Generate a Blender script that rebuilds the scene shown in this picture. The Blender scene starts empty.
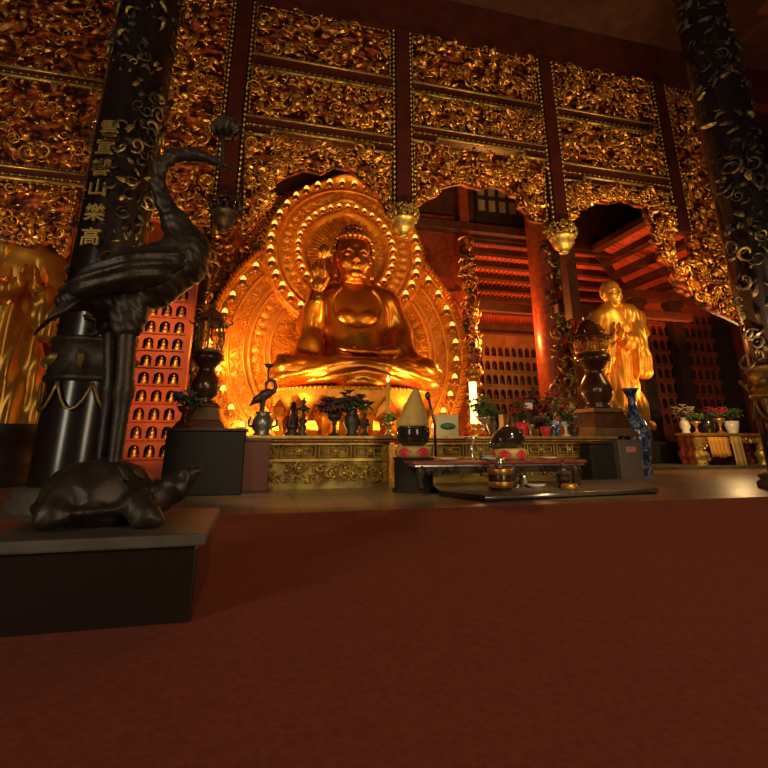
import bpy, math, random
import numpy as np
from mathutils import Vector, Matrix
C = bpy.context.scene.collection
PI = math.pi
rng = random.Random(7)

# ------------------------------------------------------------------ camera
CAM_H, FOC, PITCH, YAW = 1.2, 488.0, math.radians(16), math.radians(14)
def _ray(px, py):
    x = (px-384)/FOC; y = (300-py)/FOC
    fw = math.cos(PITCH)-y*math.sin(PITCH); z = math.sin(PITCH)+y*math.cos(PITCH)
    return (fw*math.sin(YAW)+x*math.cos(YAW), fw*math.cos(YAW)-x*math.sin(YAW), z)
def at(px, py, Y):
    r = _ray(px, py); k = Y/r[1]
    return np.array((r[0]*k, Y, CAM_H+r[2]*k))
def mpp(px, py, Y):
    return float(np.linalg.norm(at(px+1, py, Y)-at(px, py, Y)))
def gx(px, py, Y): return float(at(px, py, Y)[0])
def gz(px, py, Y): return float(at(px, py, Y)[2])

cam = bpy.data.cameras.new('camera'); cam_o = bpy.data.objects.new('camera', cam); C.objects.link(cam_o)
cam.sensor_width = 36; cam.sensor_fit = 'HORIZONTAL'; cam.lens = 36*FOC/768
cam.shift_y = -84/768.0
cam_o.location = (0, 0, CAM_H)
cam_o.rotation_euler = (PI/2+PITCH, 0, -YAW)
cam.clip_end = 200
bpy.context.scene.camera = cam_o

# ------------------------------------------------------------------ materials
def mat(name, c1, rough=.5, metal=0., c2=None, nscale=6., bump=0., bscale=30., emit=None, estr=0., rough2=None, trans=0., coat=0., detail=4., spec=None):
    m = bpy.data.materials.new(name); m.use_nodes = True
    nt = m.node_tree; b = nt.nodes['Principled BSDF']
    b.inputs['Base Color'].default_value = (*c1, 1); b.inputs['Roughness'].default_value = rough
    b.inputs['Metallic'].default_value = metal
    if spec is not None: b.inputs['Specular IOR Level'].default_value = spec
    if trans: b.inputs['Transmission Weight'].default_value = trans
    if coat: b.inputs['Coat Weight'].default_value = coat; b.inputs['Coat Roughness'].default_value = .12
    if emit: b.inputs['Emission Color'].default_value = (*emit, 1); b.inputs['Emission Strength'].default_value = estr
    tc = nt.nodes.new('ShaderNodeTexCoord')
    if c2 is not None or rough2 is not None:
        n = nt.nodes.new('ShaderNodeTexNoise'); n.inputs['Scale'].default_value = nscale; n.inputs['Detail'].default_value = detail
        nt.links.new(tc.outputs['Object'], n.inputs['Vector'])
        if c2 is not None:
            r = nt.nodes.new('ShaderNodeValToRGB'); r.color_ramp.elements[0].position = .36; r.color_ramp.elements[1].position = .64
            r.color_ramp.elements[0].color = (*c1, 1); r.color_ramp.elements[1].color = (*c2, 1)
            nt.links.new(n.outputs['Fac'], r.inputs['Fac']); nt.links.new(r.outputs['Color'], b.inputs['Base Color'])
        if rough2 is not None:
            mr = nt.nodes.new('ShaderNodeMapRange'); mr.inputs['To Min'].default_value = rough; mr.inputs['To Max'].default_value = rough2
            mr.inputs['From Min'].default_value = .3; mr.inputs['From Max'].default_value = .7
            nt.links.new(n.outputs['Fac'], mr.inputs['Value']); nt.links.new(mr.outputs['Result'], b.inputs['Roughness'])
    if bump:
        n2 = nt.nodes.new('ShaderNodeTexNoise'); n2.inputs['Scale'].default_value = bscale; n2.inputs['Detail'].default_value = 3
        nt.links.new(tc.outputs['Object'], n2.inputs['Vector'])
        bp = nt.nodes.new('ShaderNodeBump'); bp.inputs['Strength'].default_value = bump; bp.inputs['Distance'].default_value = .02
        nt.links.new(n2.outputs['Fac'], bp.inputs['Height']); nt.links.new(bp.outputs['Normal'], b.inputs['Normal'])
    return m
M = {}
M['gold'] = mat('polished_gold', (.80,.33,.04), .25, .92, (.70,.25,.025), 1.2, rough2=.36)
M['gold_monk'] = mat('burnished_gilding', (.84,.44,.07), .34, .72, (.74,.34,.04), 1.5, rough2=.46)
M['gold_halo'] = mat('carved_gold_leaf', (.84,.38,.045), .42, .55, (.74,.28,.024), 3, bump=.75, bscale=11, rough2=.5)
M['gilt'] = mat('gilding', (.78,.42,.085), .28, .78, (.52,.22,.04), 2.5, rough2=.48)
M['gilt_worn'] = mat('worn_gilding', (.44,.34,.10), .36, .7, (.20,.12,.04), 2.2, rough2=.6)
M['gilt_pale'] = mat('olive_gilding', (.66,.46,.12), .34, .7, (.42,.27,.07), 4, rough2=.5)
M['bronze'] = mat('dark_bronze', (.042,.032,.025), .38, .5, (.070,.052,.036), 5, bump=.25, bscale=22, rough2=.55)
M['bronze_brown'] = mat('brown_bronze', (.10,.06,.03), .33, .7, (.05,.03,.02), 6)  # a browner bronze, the metal's own tone
M['lacq_black'] = mat('black_lacquer', (.018,.011,.010), .22, 0, coat=.5)
M['lacq_red'] = mat('maroon_lacquer', (.085,.016,.010), .38, 0, (.055,.011,.008), 2)
M['lacq_bright'] = mat('vermilion_lacquer', (.42,.065,.015), .42, 0, (.30,.04,.010), 2)

M['wood'] = mat('turned_hardwood', (.085,.028,.012), .26, 0, (.05,.016,.008), 4, coat=.35)
M['wood_base'] = mat('waxed_hardwood', (.085,.028,.012), .5, 0, (.05,.016,.008), 4, spec=.25)
M['wood_red'] = mat('red_hardwood', (.28,.055,.018), .35, 0, (.16,.03,.012), 5)
M['wood_dark'] = mat('dark_timber', (.035,.018,.012), .5, 0, (.02,.011,.008), 3)
M['wood_roof'] = mat('roof_timber', (.075,.020,.011), .6, 0, (.045,.013,.008), 2)
M['roof_board'] = mat('red_roof_board', (.42,.07,.02), .6, 0, (.30,.045,.014), 3)
M['stone'] = mat('grey_stone', (.13,.105,.08), .6, 0, (.085,.07,.055), 3, bump=.2, bscale=18)
M['pane'] = mat('rice_paper_pane', (.32,.22,.13), .7)
M['white'] = mat('white_glaze', (.72,.70,.64), .25)
M['silver'] = mat('silver_metal', (.62,.58,.50), .22, .9)
M['pewter'] = mat('grey_pewter', (.20,.19,.17), .32, .7)
M['leaf'] = mat('green_leaf', (.045,.10,.022), .5, 0, (.025,.055,.015), 9)
M['red_flower'] = mat('red_petal', (.55,.03,.035), .55, 0, (.36,.02,.05), 12)
M['pink_flower'] = mat('pink_petal', (.60,.17,.20), .55)
M['blue_flower'] = mat('blue_grey_petal', (.16,.19,.30), .55)
M['dried_flower'] = mat('dull_purple_petal', (.12,.04,.045), .6, 0, (.07,.03,.03), 10)
M['pale_flower'] = mat('cream_petal', (.55,.46,.32), .55)
M['fruit_red'] = mat('red_fruit_skin', (.60,.04,.02), .3)
M['fruit_green'] = mat('green_fruit_skin', (.12,.22,.03), .38)
M['wax'] = mat('yellow_wax', (.80,.42,.08), .45)
M['yellow_cloth'] = mat('yellow_satin', (.50,.33,.08), .5, 0, (.36,.27,.13), 3)
M['orange_cloth'] = mat('orange_satin', (.62,.20,.03), .5, 0, (.5,.34,.05), 9)
M['red_cloth'] = mat('crimson_satin', (.50,.020,.035), .5)
M['bowl_metal'] = mat('blackened_bell_metal', (.022,.019,.017), .13, .25, coat=.6)
M['brown_box'] = mat('brown_lacquer_board', (.10,.030,.022), .45)
M['grey_box'] = mat('grey_brown_panel', (.125,.095,.085), .4)
M['dark_cloth'] = mat('black_cloth', (.009,.007,.006), .8)
M['glow'] = mat('lamp_glow', (1,.7,.3), .5, emit=(1,.55,.16), estr=14)
M['glow_white'] = mat('candle_tube_glow', (1,.85,.5), .5, emit=(1,.56,.14), estr=5.5)
M['lamp_small'] = mat('small_lamp_glow', (1,.7,.3), .5, emit=(1,.44,.07), estr=2.0)
M['tin'] = mat('printed_tin', (.42,.40,.24), .4)
M['green_oval'] = mat('green_print', (.03,.12,.07), .4)
M['paper_pink'] = mat('faded_pink_paper', (.45,.20,.17), .6)
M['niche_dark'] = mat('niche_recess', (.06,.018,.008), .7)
M['skirt'] = mat('niche_wall_red', (.44,.075,.008), .55, 0, (.33,.05,.006), 2)
M['niche_brown'] = mat('niche_wall_brown', (.19,.085,.03), .55, 0, (.13,.055,.02), 2)
M['niche_maroon'] = mat('niche_wall_maroon', (.22,.045,.018), .55, 0, (.15,.03,.014), 2)

def mat_porcelain():
    m = mat('blue_white_porcelain', (.5,.5,.5), .16, coat=.3); nt = m.node_tree; b = nt.nodes['Principled BSDF']
    tc = nt.nodes.new('ShaderNodeTexCoord')
    n = nt.nodes.new('ShaderNodeTexNoise'); n.inputs['Scale'].default_value = 4.2; n.inputs['Detail'].default_value = 5; n.inputs['Distortion'].default_value = 1.3
    r = nt.nodes.new('ShaderNodeValToRGB'); e = r.color_ramp.elements
    e[0].position = .42; e[0].color = (.018,.035,.11,1); e[1].position = .62; e[1].color = (.36,.40,.50,1)
    x = e.new(.52); x.color = (.06,.10,.24,1)
    nt.links.new(tc.outputs['Object'], n.inputs['Vector']); nt.links.new(n.outputs['Fac'], r.inputs['Fac']); nt.links.new(r.outputs['Color'], b.inputs['Base Color'])
    return m
M['porcelain'] = mat_porcelain()
def mat_floor():
    m = mat('stone_floor_tiles', (.2,.15,.1), .3); nt = m.node_tree; b = nt.nodes['Principled BSDF']
    tc = nt.nodes.new('ShaderNodeTexCoord')
    br = nt.nodes.new('ShaderNodeTexBrick'); br.offset = 0; br.inputs['Scale'].default_value = 1
    br.inputs['Brick Width'].default_value = .8; br.inputs['Row Height'].default_value = .8; br.inputs['Mortar Size'].default_value = .008
    br.inputs['Color1'].default_value = (.34,.23,.145,1); br.inputs['Color2'].default_value = (.29,.195,.125,1); br.inputs['Mortar'].default_value = (.06,.04,.03,1)
    n = nt.nodes.new('ShaderNodeTexNoise'); n.inputs['Scale'].default_value = 1.4; n.inputs['Detail'].default_value = 6
    mx = nt.nodes.new('ShaderNodeMix'); mx.data_type = 'RGBA'; mx.blend_type = 'MULTIPLY'; mx.inputs['Factor'].default_value = .6
    nt.links.new(tc.outputs['Object'], br.inputs['Vector']); nt.links.new(tc.outputs['Object'], n.inputs['Vector'])
    nt.links.new(br.outputs['Color'], mx.inputs['A']); nt.links.new(n.outputs['Color'], mx.inputs['B']); nt.links.new(mx.outputs['Result'], b.inputs['Base Color'])
    mr = nt.nodes.new('ShaderNodeMapRange'); mr.inputs['To Min'].default_value = .22; mr.inputs['To Max'].default_value = .5
    nt.links.new(n.outputs['Fac'], mr.inputs['Value']); nt.links.new(mr.outputs['Result'], b.inputs['Roughness'])
    return m
M['floor'] = mat_floor()
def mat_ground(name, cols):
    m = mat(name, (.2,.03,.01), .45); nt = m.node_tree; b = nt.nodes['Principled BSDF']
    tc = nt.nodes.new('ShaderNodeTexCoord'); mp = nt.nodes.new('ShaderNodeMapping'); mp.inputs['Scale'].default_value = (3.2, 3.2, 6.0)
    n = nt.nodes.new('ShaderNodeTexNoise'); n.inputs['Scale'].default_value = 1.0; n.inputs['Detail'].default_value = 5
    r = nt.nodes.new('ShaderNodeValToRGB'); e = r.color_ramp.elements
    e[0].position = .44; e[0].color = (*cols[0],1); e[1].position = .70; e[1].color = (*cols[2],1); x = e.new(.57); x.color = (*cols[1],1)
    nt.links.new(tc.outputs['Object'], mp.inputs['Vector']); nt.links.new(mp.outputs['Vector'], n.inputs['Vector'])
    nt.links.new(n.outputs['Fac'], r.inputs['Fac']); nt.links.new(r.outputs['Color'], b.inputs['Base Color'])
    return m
M['ground_red_glow'] = mat_ground('red_ground_painted_glow', ((.035,.010,.007), (.42,.060,.012), (.72,.26,.03)))  # red ground; its mottling paints in dark gaps and backlight glowing through openwork
M['carpet'] = mat('red_brown_carpet', (.34,.065,.025), .95, 0, (.26,.045,.018), 26, bump=.6, bscale=220)

# ------------------------------------------------------------------ mesh builder
class MB:
    def __init__(s): s.V=[]; s.F=[]; s.MI=[]; s.S=[]; s.n=0
    def add(s, v, f, mi=0, sm=False):
        v = np.asarray(v, float).reshape(-1, 3); n = s.n
        s.V.append(v); s.F += [tuple(i+n for i in q) for q in f]
        s.MI += [mi]*len(f); s.S += [sm and len(q) <= 4 for q in f]; s.n += len(v); return s
    def box(s, c, d, mi=0, rz=0):
        x, y, z = d[0]/2, d[1]/2, d[2]/2
        v = np.array([(sx*x, sy*y, sz*z) for sz in (-1,1) for sy in (-1,1) for sx in (-1,1)])
        if rz:
            ca, sa = math.cos(rz), math.sin(rz); v = np.stack([v[:,0]*ca-v[:,1]*sa, v[:,0]*sa+v[:,1]*ca, v[:,2]], 1)
        return s.add(v+np.array(c), [(0,2,3,1),(4,5,7,6),(0,1,5,4),(2,6,7,3),(0,4,6,2),(1,3,7,5)], mi)
    def frustum(s, c, b, t, h, mi=0):
        v = [(sx*b[0]/2, sy*b[1]/2, 0) for sy in (-1,1) for sx in (-1,1)]+[(sx*t[0]/2, sy*t[1]/2, h) for sy in (-1,1) for sx in (-1,1)]
        return s.add(np.array(v)+np.array(c), [(0,2,3,1),(4,5,7,6),(0,1,5,4),(2,6,7,3),(0,4,6,2),(1,3,7,5)], mi)
    def lathe(s, prof, c=(0,0,0), seg=24, mi=0, sm=True, mod=None, sq=(1,1)):
        v = []
        for r, z in prof:
            for k in range(seg):
                a = 2*PI*k/seg; rr = r*(mod(a, z) if mod else 1)
                v.append((rr*math.cos(a)*sq[0], rr*math.sin(a)*sq[1], z))
        f = []
        for i in range(len(prof)-1):
            for k in range(seg):
                f.append((i*seg+k, i*seg+(k+1)%seg, (i+1)*seg+(k+1)%seg, (i+1)*seg+k))
        n0 = len(v); L = (len(prof)-1)*seg
        if prof[0][0] > 1e-4: f.append(tuple(len(v)+k for k in range(seg-1, -1, -1))); v += v[:seg]
        if prof[-1][0] > 1e-4: f.append(tuple(len(v)+k for k in range(seg))); v += v[L:L+seg]
        return s.add(np.array(v)+np.array(c), f, mi, sm)
    def tube(s, pts, rad, seg=6, mi=0, sm=True, flat=1.0):
        v, f, n = tube_arr(pts, rad, seg, flat); return s.add(v, f, mi, sm)
    def ball(s, c, r, seg=10, rings=6, mi=0):
        if not hasattr(r, '__len__'): r = (r, r, r)
        prof = [(max(1e-5, math.sin(PI*i/rings)), -math.cos(PI*i/rings)) for i in range(rings+1)]
        v = []
        for rr, z in prof:
            for k in range(seg): v.append((rr*math.cos(2*PI*k/seg)*r[0], rr*math.sin(2*PI*k/seg)*r[1], z*r[2]))
        f = [(i*seg+k, i*seg+(k+1)%seg, (i+1)*seg+(k+1)%seg, (i+1)*seg+k) for i in range(rings) for k in range(seg)]
        return s.add(np.array(v)+np.array(c), f, mi, True)
    def prism(s, poly, y0, y1, mi=0):
        """polygon of (x, z), extruded from y0 (front) to y1 (back)"""
        n = len(poly)
        v = [(x, y0, z) for x, z in poly]+[(x, y1, z) for x, z in poly]
        f = [tuple(range(n)), tuple(range(2*n-1, n-1, -1))]+[(i, n+i, n+(i+1)%n, (i+1)%n) for i in range(n)]
        return s.add(v, f, mi)
    def hprism(s, poly, z0, z1, mi=0):
        n = len(poly)
        v = [(x, y, z0) for x, y in poly]+[(x, y, z1) for x, y in poly]
        f = [tuple(range(n-1, -1, -1)), tuple(range(n, 2*n))]+[(i, (i+1)%n, n+(i+1)%n, n+i) for i in range(n)]
        return s.add(v, f, mi)
    def stamp(s, T, pos, right, up, out, sc, mi=0):
        R = np.array([right, up, out]); v = T[0]*np.array(sc)
        return s.add(v@R+np.array(pos), T[1], mi, T[2])
    def build(s, name, mats, parent=None, off=None, bev=0, sub=0):
        me = bpy.data.meshes.new(name)
        V = np.concatenate(s.V) if s.V else np.zeros((0,3))
        if off is not None: V = V-np.array(off)
        me.from_pydata(V.tolist(), [], s.F)
        if not isinstance(mats, (list, tuple)): mats = [mats]
        for m in mats: me.materials.append(M[m] if isinstance(m, str) else m)
        if me.polygons:
            me.polygons.foreach_set('material_index', s.MI); me.polygons.foreach_set('use_smooth', s.S)
        me.update()
        o = bpy.data.objects.new(name, me); C.objects.link(o)
        if parent is not None: o.parent = parent
        if bev:
            b = o.modifiers.new('bevel', 'BEVEL'); b.width = bev; b.segments = 2; b.limit_method = 'ANGLE'
        return o
def tube_arr(pts, rad, seg=6, flat=1.0):
    P = [np.array(p, float) for p in pts]
    if not hasattr(rad, '__len__'): rad = [rad]*len(P)
    v = []; ref = None
    for i, p in enumerate(P):
        t = P[min(i+1, len(P)-1)]-P[max(i-1, 0)]; t = t/(np.linalg.norm(t)+1e-9)
        if ref is None:
            ref = np.array((0,0,1.)) if abs(t[2]) < .8 else np.array((0,1.,0))
        a = np.cross(t, ref); a /= np.linalg.norm(a)+1e-9; b = np.cross(a, t); ref = b
        for k in range(seg):
            an = 2*PI*k/seg; v.append(p+rad[i]*(math.cos(an)*a+flat*math.sin(an)*b))
    n = len(P)
    f = [(i*seg+k, i*seg+(k+1)%seg, (i+1)*seg+(k+1)%seg, (i+1)*seg+k) for i in range(n-1) for k in range(seg)]
    f.append(tuple(range(seg-1, -1, -1))); f.append(tuple((n-1)*seg+k for k in range(seg)))
    return np.array(v), f, len(v)

def thing(name, label, cat, loc=(0,0,0), rz=0, group=None):
    o = bpy.data.objects.new(name, None); C.objects.link(o); o.empty_display_size = .1
    o.location = [float(a) for a in loc]; o.rotation_euler = (0,0,rz)
    return tag(o, label, cat, group)
def tag(o, label, cat, group=None):
    o['label'] = label; o['category'] = cat
    if group: o['group'] = group
    return o
def struct(o): o['kind'] = 'structure'; return o
def dup(root, loc, label=None, group=None, scale=None, rz=None):
    r = root.copy(); C.objects.link(r); r.location = [float(a) for a in loc]
    if rz is not None: r.rotation_euler = (0,0,rz)
    if scale is not None: r.scale = scale
    if label: r['label'] = label
    if group: r['group'] = group
    for ch in list(root.children):
        c = ch.copy(); C.objects.link(c); c.parent = r
        for g in list(ch.children):
            d = g.copy(); C.objects.link(d); d.parent = c
    return r
def U(a, b): return rng.uniform(a, b)

# ------------------------------------------------------------------ carving templates (right, up, out)
def t_scroll(turns, R, w, seg=4, n=12, sgn=1):
    pts, rad = [], []
    for i in range(n):
        t = i/(n-1); a = turns*2*PI*t; r = R*(1-.78*t)
        pts.append((sgn*r*math.cos(a), r*math.sin(a), .35*R*math.sin(PI*t)+.1)); rad.append(w*(.55+.6*math.sin(PI*min(1, t*1.1+.05))))
    v, f, _ = tube_arr(pts, rad, seg); return (v, f, True)
def t_leaf(bend, wid):
    v, f = [], []; n = 5
    for i in range(n):
        t = i/(n-1); w = wid*math.sin(PI*(t*.86+.07)); z = bend*math.sin(PI*t)*.6+.08; x = .25*math.sin(t*2.4)*bend
        v += [(x-w, t*1.6-.8, z-.12), (x, t*1.6-.8, z+.16), (x+w, t*1.6-.8, z-.12)]
    for i in range(n-1):
        a = i*3
        f += [(a, a+1, a+4, a+3), (a+1, a+2, a+5, a+4)]
    return (np.array(v), f, False)
def t_blob():
    v = [(0,0,.7)]; f = []
    for k in range(6): v.append((.75*math.cos(k*PI/3), .75*math.sin(k*PI/3), .4))
    for k in range(6): v.append((1.0*math.cos(k*PI/3), 1.0*math.sin(k*PI/3), -.1))
    for k in range(6):
        k2 = (k+1)%6
        f += [(0, 1+k, 1+k2), (1+k, 7+k, 7+k2, 1+k2)]
    return (np.array(v), f, True)
TS = [t_scroll(1.3, 1, .17), t_scroll(1.6, 1, .15, sgn=-1), t_scroll(.8, 1, .2), t_scroll(.9, 1, .18, sgn=-1)]
TL = [t_leaf(.6, .3), t_leaf(1., .22), t_leaf(.3, .4)]
TB = t_blob()
def inpoly(x, z, P):
    c = False; n = len(P); j = n-1
    for i in range(n):
        if (P[i][1] > z) != (P[j][1] > z) and x < (P[j][0]-P[i][0])*(z-P[i][1])/(P[j][1]-P[i][1]+1e-12)+P[i][0]: c = not c
        j = i
    return c
def edge_dist(x, z, P):
    d = 1e9
    for i in range(len(P)):
        a, b = P[i], P[(i+1)%len(P)]; dx, dz = b[0]-a[0], b[1]-a[1]
        t = max(0, min(1, ((x-a[0])*dx+(z-a[1])*dz)/(dx*dx+dz*dz+1e-12)))
        d = min(d, math.hypot(x-a[0]-t*dx, z-a[1]-t*dz))
    return d
def carve_stamp(mb, pos, right, up, out, s, mi=0, kinds=None):
    a = U(0, 2*PI); r2 = math.cos(a)*np.array(right)+math.sin(a)*np.array(up); u2 = -math.sin(a)*np.array(right)+math.cos(a)*np.array(up)
    tilt = U(-.5, .5); o2 = math.cos(tilt)*np.array(out)+math.sin(tilt)*u2; u3 = math.cos(tilt)*u2-math.sin(tilt)*np.array(out)
    k = rng.random() if kinds is None else kinds
    if k < .26: mb.stamp(rng.choice(TS), pos, r2, u3, o2, (s*1.15, s*1.15, s), mi)
    elif k < .76: mb.stamp(rng.choice(TL), pos, r2, u3, o2, (s*1.1, s*1.0, s), mi)
    else: mb.stamp(TB, pos, r2, u3, o2, (s*.75, s*.42, s*.7), mi)
def lump(x, z, sd=0.):
    return math.sin(x*4.3+1.7*math.sin(z*2.9+sd)+sd)+math.sin(z*6.0+1.3*math.sin(x*4.7-sd)+2*sd)
def carve_poly(mb, P, y, n, smin, smax, depth=.25, mi=0, margin=.8, cluster=None):
    xs = [p[0] for p in P]; zs = [p[1] for p in P]; k = 0; tries = 0
    while k < n and tries < n*12:
        tries += 1
        x, z = U(min(xs), max(xs)), U(min(zs), max(zs)); s = smin+(smax-smin)*rng.random()**1.6
        if not inpoly(x, z, P) or edge_dist(x, z, P) < s*margin: continue
        dd = depth
        if cluster is not None:
            q = lump(x, z, cluster)
            if q < -.75 and rng.random() < .8: continue
            if q > .6: s *= 1.25; dd = depth*1.25
        carve_stamp(mb, (x, y-U(.02, dd), z), (1,0,0), (0,0,1), (0,-1,0), s, mi); k += 1
def beads(mb, a, b, r, gap, mi=0):
    a, b = np.array(a, float), np.array(b, float); L = np.linalg.norm(b-a); n = max(2, int(L/gap)); pts, rad = [], []
    for i in range(n):
        for t, q in ((-.42, .22), (-.26, .8), (0, 1.), (.26, .8), (.42, .22)): pts.append(a+(b-a)*(i+.5+t*min(1, 2*r/(L/n)*1.1))/n); rad.append(r*q)
    mb.tube(pts, rad, 5, mi)

# ------------------------------------------------------------------ signed-distance bodies -> smooth meshes
def smin(a, b, k):
    h = np.clip(.5+.5*(b-a)/k, 0, 1); return b*(1-h)+a*h-k*h*(1-h)
class Field:
    def __init__(s, lo, hi, h):
        s.lo = np.array(lo, float); s.h = h
        n = np.ceil((np.array(hi)-s.lo)/h).astype(int)+1
        ax = [(s.lo[i]+h*np.arange(n[i])).astype(np.float32) for i in range(3)]
        s.X, s.Y, s.Z = np.meshgrid(*ax, indexing='ij'); s.f = np.full(s.X.shape, 1e3, np.float32)
    def d_ell(s, c, r, rot=None):
        x, y, z = s.X-c[0], s.Y-c[1], s.Z-c[2]
        if rot is not None:
            R = np.array(Matrix.Rotation(rot[1], 3, rot[0]).transposed())
            x, y, z = [R[i,0]*x+R[i,1]*y+R[i,2]*z for i in range(3)]
        q = np.sqrt((x/r[0])**2+(y/r[1])**2+(z/r[2])**2)+1e-6
        g = np.sqrt((x/r[0]**2)**2+(y/r[1]**2)**2+(z/r[2]**2)**2)+1e-6
        return q*(q-1)/g
    def d_cap(s, a, b, ra, rb):
        a, b = np.array(a, float), np.array(b, float); d = b-a; L = float(d@d)+1e-9
        t = np.clip(((s.X-a[0])*d[0]+(s.Y-a[1])*d[1]+(s.Z-a[2])*d[2])/L, 0, 1)
        return np.sqrt((s.X-a[0]-t*d[0])**2+(s.Y-a[1]-t*d[1])**2+(s.Z-a[2]-t*d[2])**2)-(ra+(rb-ra)*t)
    def add(s, d, k=.1): s.f = smin(s.f, d, k); return s
    def sub(s, d, k=.05): s.f = -smin(-s.f, d, k); return s
    def ell(s, c, r, k=.1, rot=None): return s.add(s.d_ell(c, r, rot), k)
    def cap(s, a, b, ra, rb=None, k=.1): return s.add(s.d_cap(a, b, ra, ra if rb is None else rb), k)
    def chain(s, pts, rad, k=.1):
        for i in range(len(pts)-1): s.cap(pts[i], pts[i+1], rad[i], rad[i+1], k)
        return s
    def mesh(s, name, mats, parent=None, off=(0,0,0)):
        F = s.f; h = s.h; ins = F < 0
        F = F.copy()
        nx, ny, nz = F.shape
        cs = [(i,j,k) for i in (0,1) for j in (0,1) for k in (0,1)]
        sl = lambda c: tuple(slice(c[a], c[a]+(nx,ny,nz)[a]-1) for a in range(3))
        cnt = sum(ins[sl(c)].astype(np.int8) for c in cs)
        act = (cnt > 0) & (cnt < 8)
        idx = -np.ones(act.shape, np.int64); I = np.argwhere(act); idx[act] = np.arange(len(I))
        acc = np.zeros((len(I), 3)); num = np.zeros(len(I))
        for a in range(3):
            for c in cs:
                if c[a] == 1: continue
                c2 = list(c); c2[a] = 1
                f0 = F[I[:,0]+c[0], I[:,1]+c[1], I[:,2]+c[2]]; f1 = F[I[:,0]+c2[0], I[:,1]+c2[1], I[:,2]+c2[2]]
                x = (f0 < 0) != (f1 < 0); t = np.where(x, f0/(f0-f1+1e-12), 0)
                p = np.tile(np.array(c, float), (len(I), 1)); p[:,a] = t
                acc[x] += p[x]; num[x] += 1
        V = s.lo+(I+acc/np.maximum(num, 1)[:,None])*h-np.array(off)
        faces = []
        for a in range(3):
            b, c = (a+1)%3, (a+2)%3
            s0 = [slice(None)]*3; s1 = [slice(None)]*3; s0[a] = slice(0,-1); s1[a] = slice(1,None)
            i0, i1 = ins[tuple(s0)], ins[tuple(s1)]
            E = np.argwhere(i0 != i1); E = E[(E[:,b] > 0) & (E[:,c] > 0) & (E[:,b] < F.shape[b]-1) & (E[:,c] < F.shape[c]-1)]
            fl = i0[E[:,0], E[:,1], E[:,2]]
            q = []
            for db, dc in ((-1,-1),(0,-1),(0,0),(-1,0)):
                e = E.copy(); e[:,b] += db; e[:,c] += dc; q.append(idx[e[:,0], e[:,1], e[:,2]])
            q = np.stack(q, 1); q[~fl] = q[~fl][:, ::-1]; faces.append(q)
        Fq = np.concatenate(faces)
        me = bpy.data.meshes.new(name); me.from_pydata(V.tolist(), [], Fq.tolist())
        if not isinstance(mats, (list, tuple)): mats = [mats]
        for m in mats: me.materials.append(M[m])
        me.polygons.foreach_set('use_smooth', [True]*len(me.polygons)); me.update()
        o = bpy.data.objects.new(name, me); C.objects.link(o)
        if parent is not None: o.parent = parent
        return o
# ================================================================== the hall
SY = 14.0                                    # the gilded screen hangs in this plane
TOPZ = 17.5
def cell_wall(name, m, x0, x1, z0, z1, y, cols, rows, zr0, zr1, xr0, xr1, depth=.5):
    """a wall in plane y (front) whose window xr0..xr1, zr0..zr1 is a grid of arched niches"""
    mb = MB(); cw, ch = (xr1-xr0)/cols, (zr1-zr0)/rows
    for a, b, c, d in ((x0, xr0, z0, z1), (xr1, x1, z0, z1), (xr0, xr1, z0, zr0), (xr0, xr1, zr1, z1)):
        if b-a > 1e-3 and d-c > 1e-3: mb.box(((a+b)/2, y+depth/2, (c+d)/2), (b-a, depth, d-c))
    spots = []
    for i in range(cols):
        for j in range(rows):
            cx, cz = xr0+(i+.5)*cw, zr0+j*ch
            hw, h0, hs = cw*.36, ch*.16, ch*.52
            arch = [(cx-hw, cz+h0)]+[(cx-hw*math.cos(a), cz+hs+ch*.30*math.sin(a)**.9) for a in [PI*k/8 for k in range(9)]]+[(cx+hw, cz+h0)]
            n = len(arch); rect = []
            for (px, pz) in arch:
                dx, dz = px-cx, pz-(cz+ch/2); t = max(abs(dx)/(cw/2), abs(dz)/(ch/2)); rect.append((cx+dx/t, cz+ch/2+dz/t))
            v = [(px, y, pz) for px, pz in rect]+[(px, y, pz) for px, pz in arch]+[(px, y+depth*.8, pz) for px, pz in arch]
            f = [(k, n+k, n+(k+1)%n, (k+1)%n) for k in range(n)]
            mb.add(v, f, 0)
            for (sx, sz) in ((-1,-1),(1,-1),(-1,1),(1,1)):         # corner triangles the projected rim leaves open
                X, Z = cx+sx*cw/2, cz+ch/2+sz*ch/2
                near = sorted(range(n), key=lambda k: (rect[k][0]-X)**2+(rect[k][1]-Z)**2)[:2]
                mb.add([(X, y, Z), (*[rect[near[0]][0]], y, rect[near[0]][1]), (rect[near[1]][0], y, rect[near[1]][1])], [(0,1,2)], 0)
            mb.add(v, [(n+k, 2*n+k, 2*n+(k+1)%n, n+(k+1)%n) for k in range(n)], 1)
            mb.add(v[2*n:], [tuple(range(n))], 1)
            mb.box((cx, y-.02, cz+h0*.55), (cw*.96, .05, ch*.05), 0)
            spots.append((cx, y+depth*.3, cz+h0, cw, ch))
    o = struct(mb.build(name, [m, 'niche_dark'])); return spots

floor = MB(); floor.box((6, 12, -.1), (60, 60, .2)); struct(floor.build('floor', 'floor'))
mb = MB(); mb.box((6, 12, TOPZ+.15), (52, 48, .3)); struct(mb.build('ceiling', 'wood_roof'))
mb = MB(); mb.box((-15.2, 12, 9), (.4, 44, 18)); struct(mb.build('wall_left', 'lacq_red'))
mb = MB(); mb.box((31.2, 12, 9), (.4, 44, 18)); struct(mb.build('wall_right', 'niche_maroon'))
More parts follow.
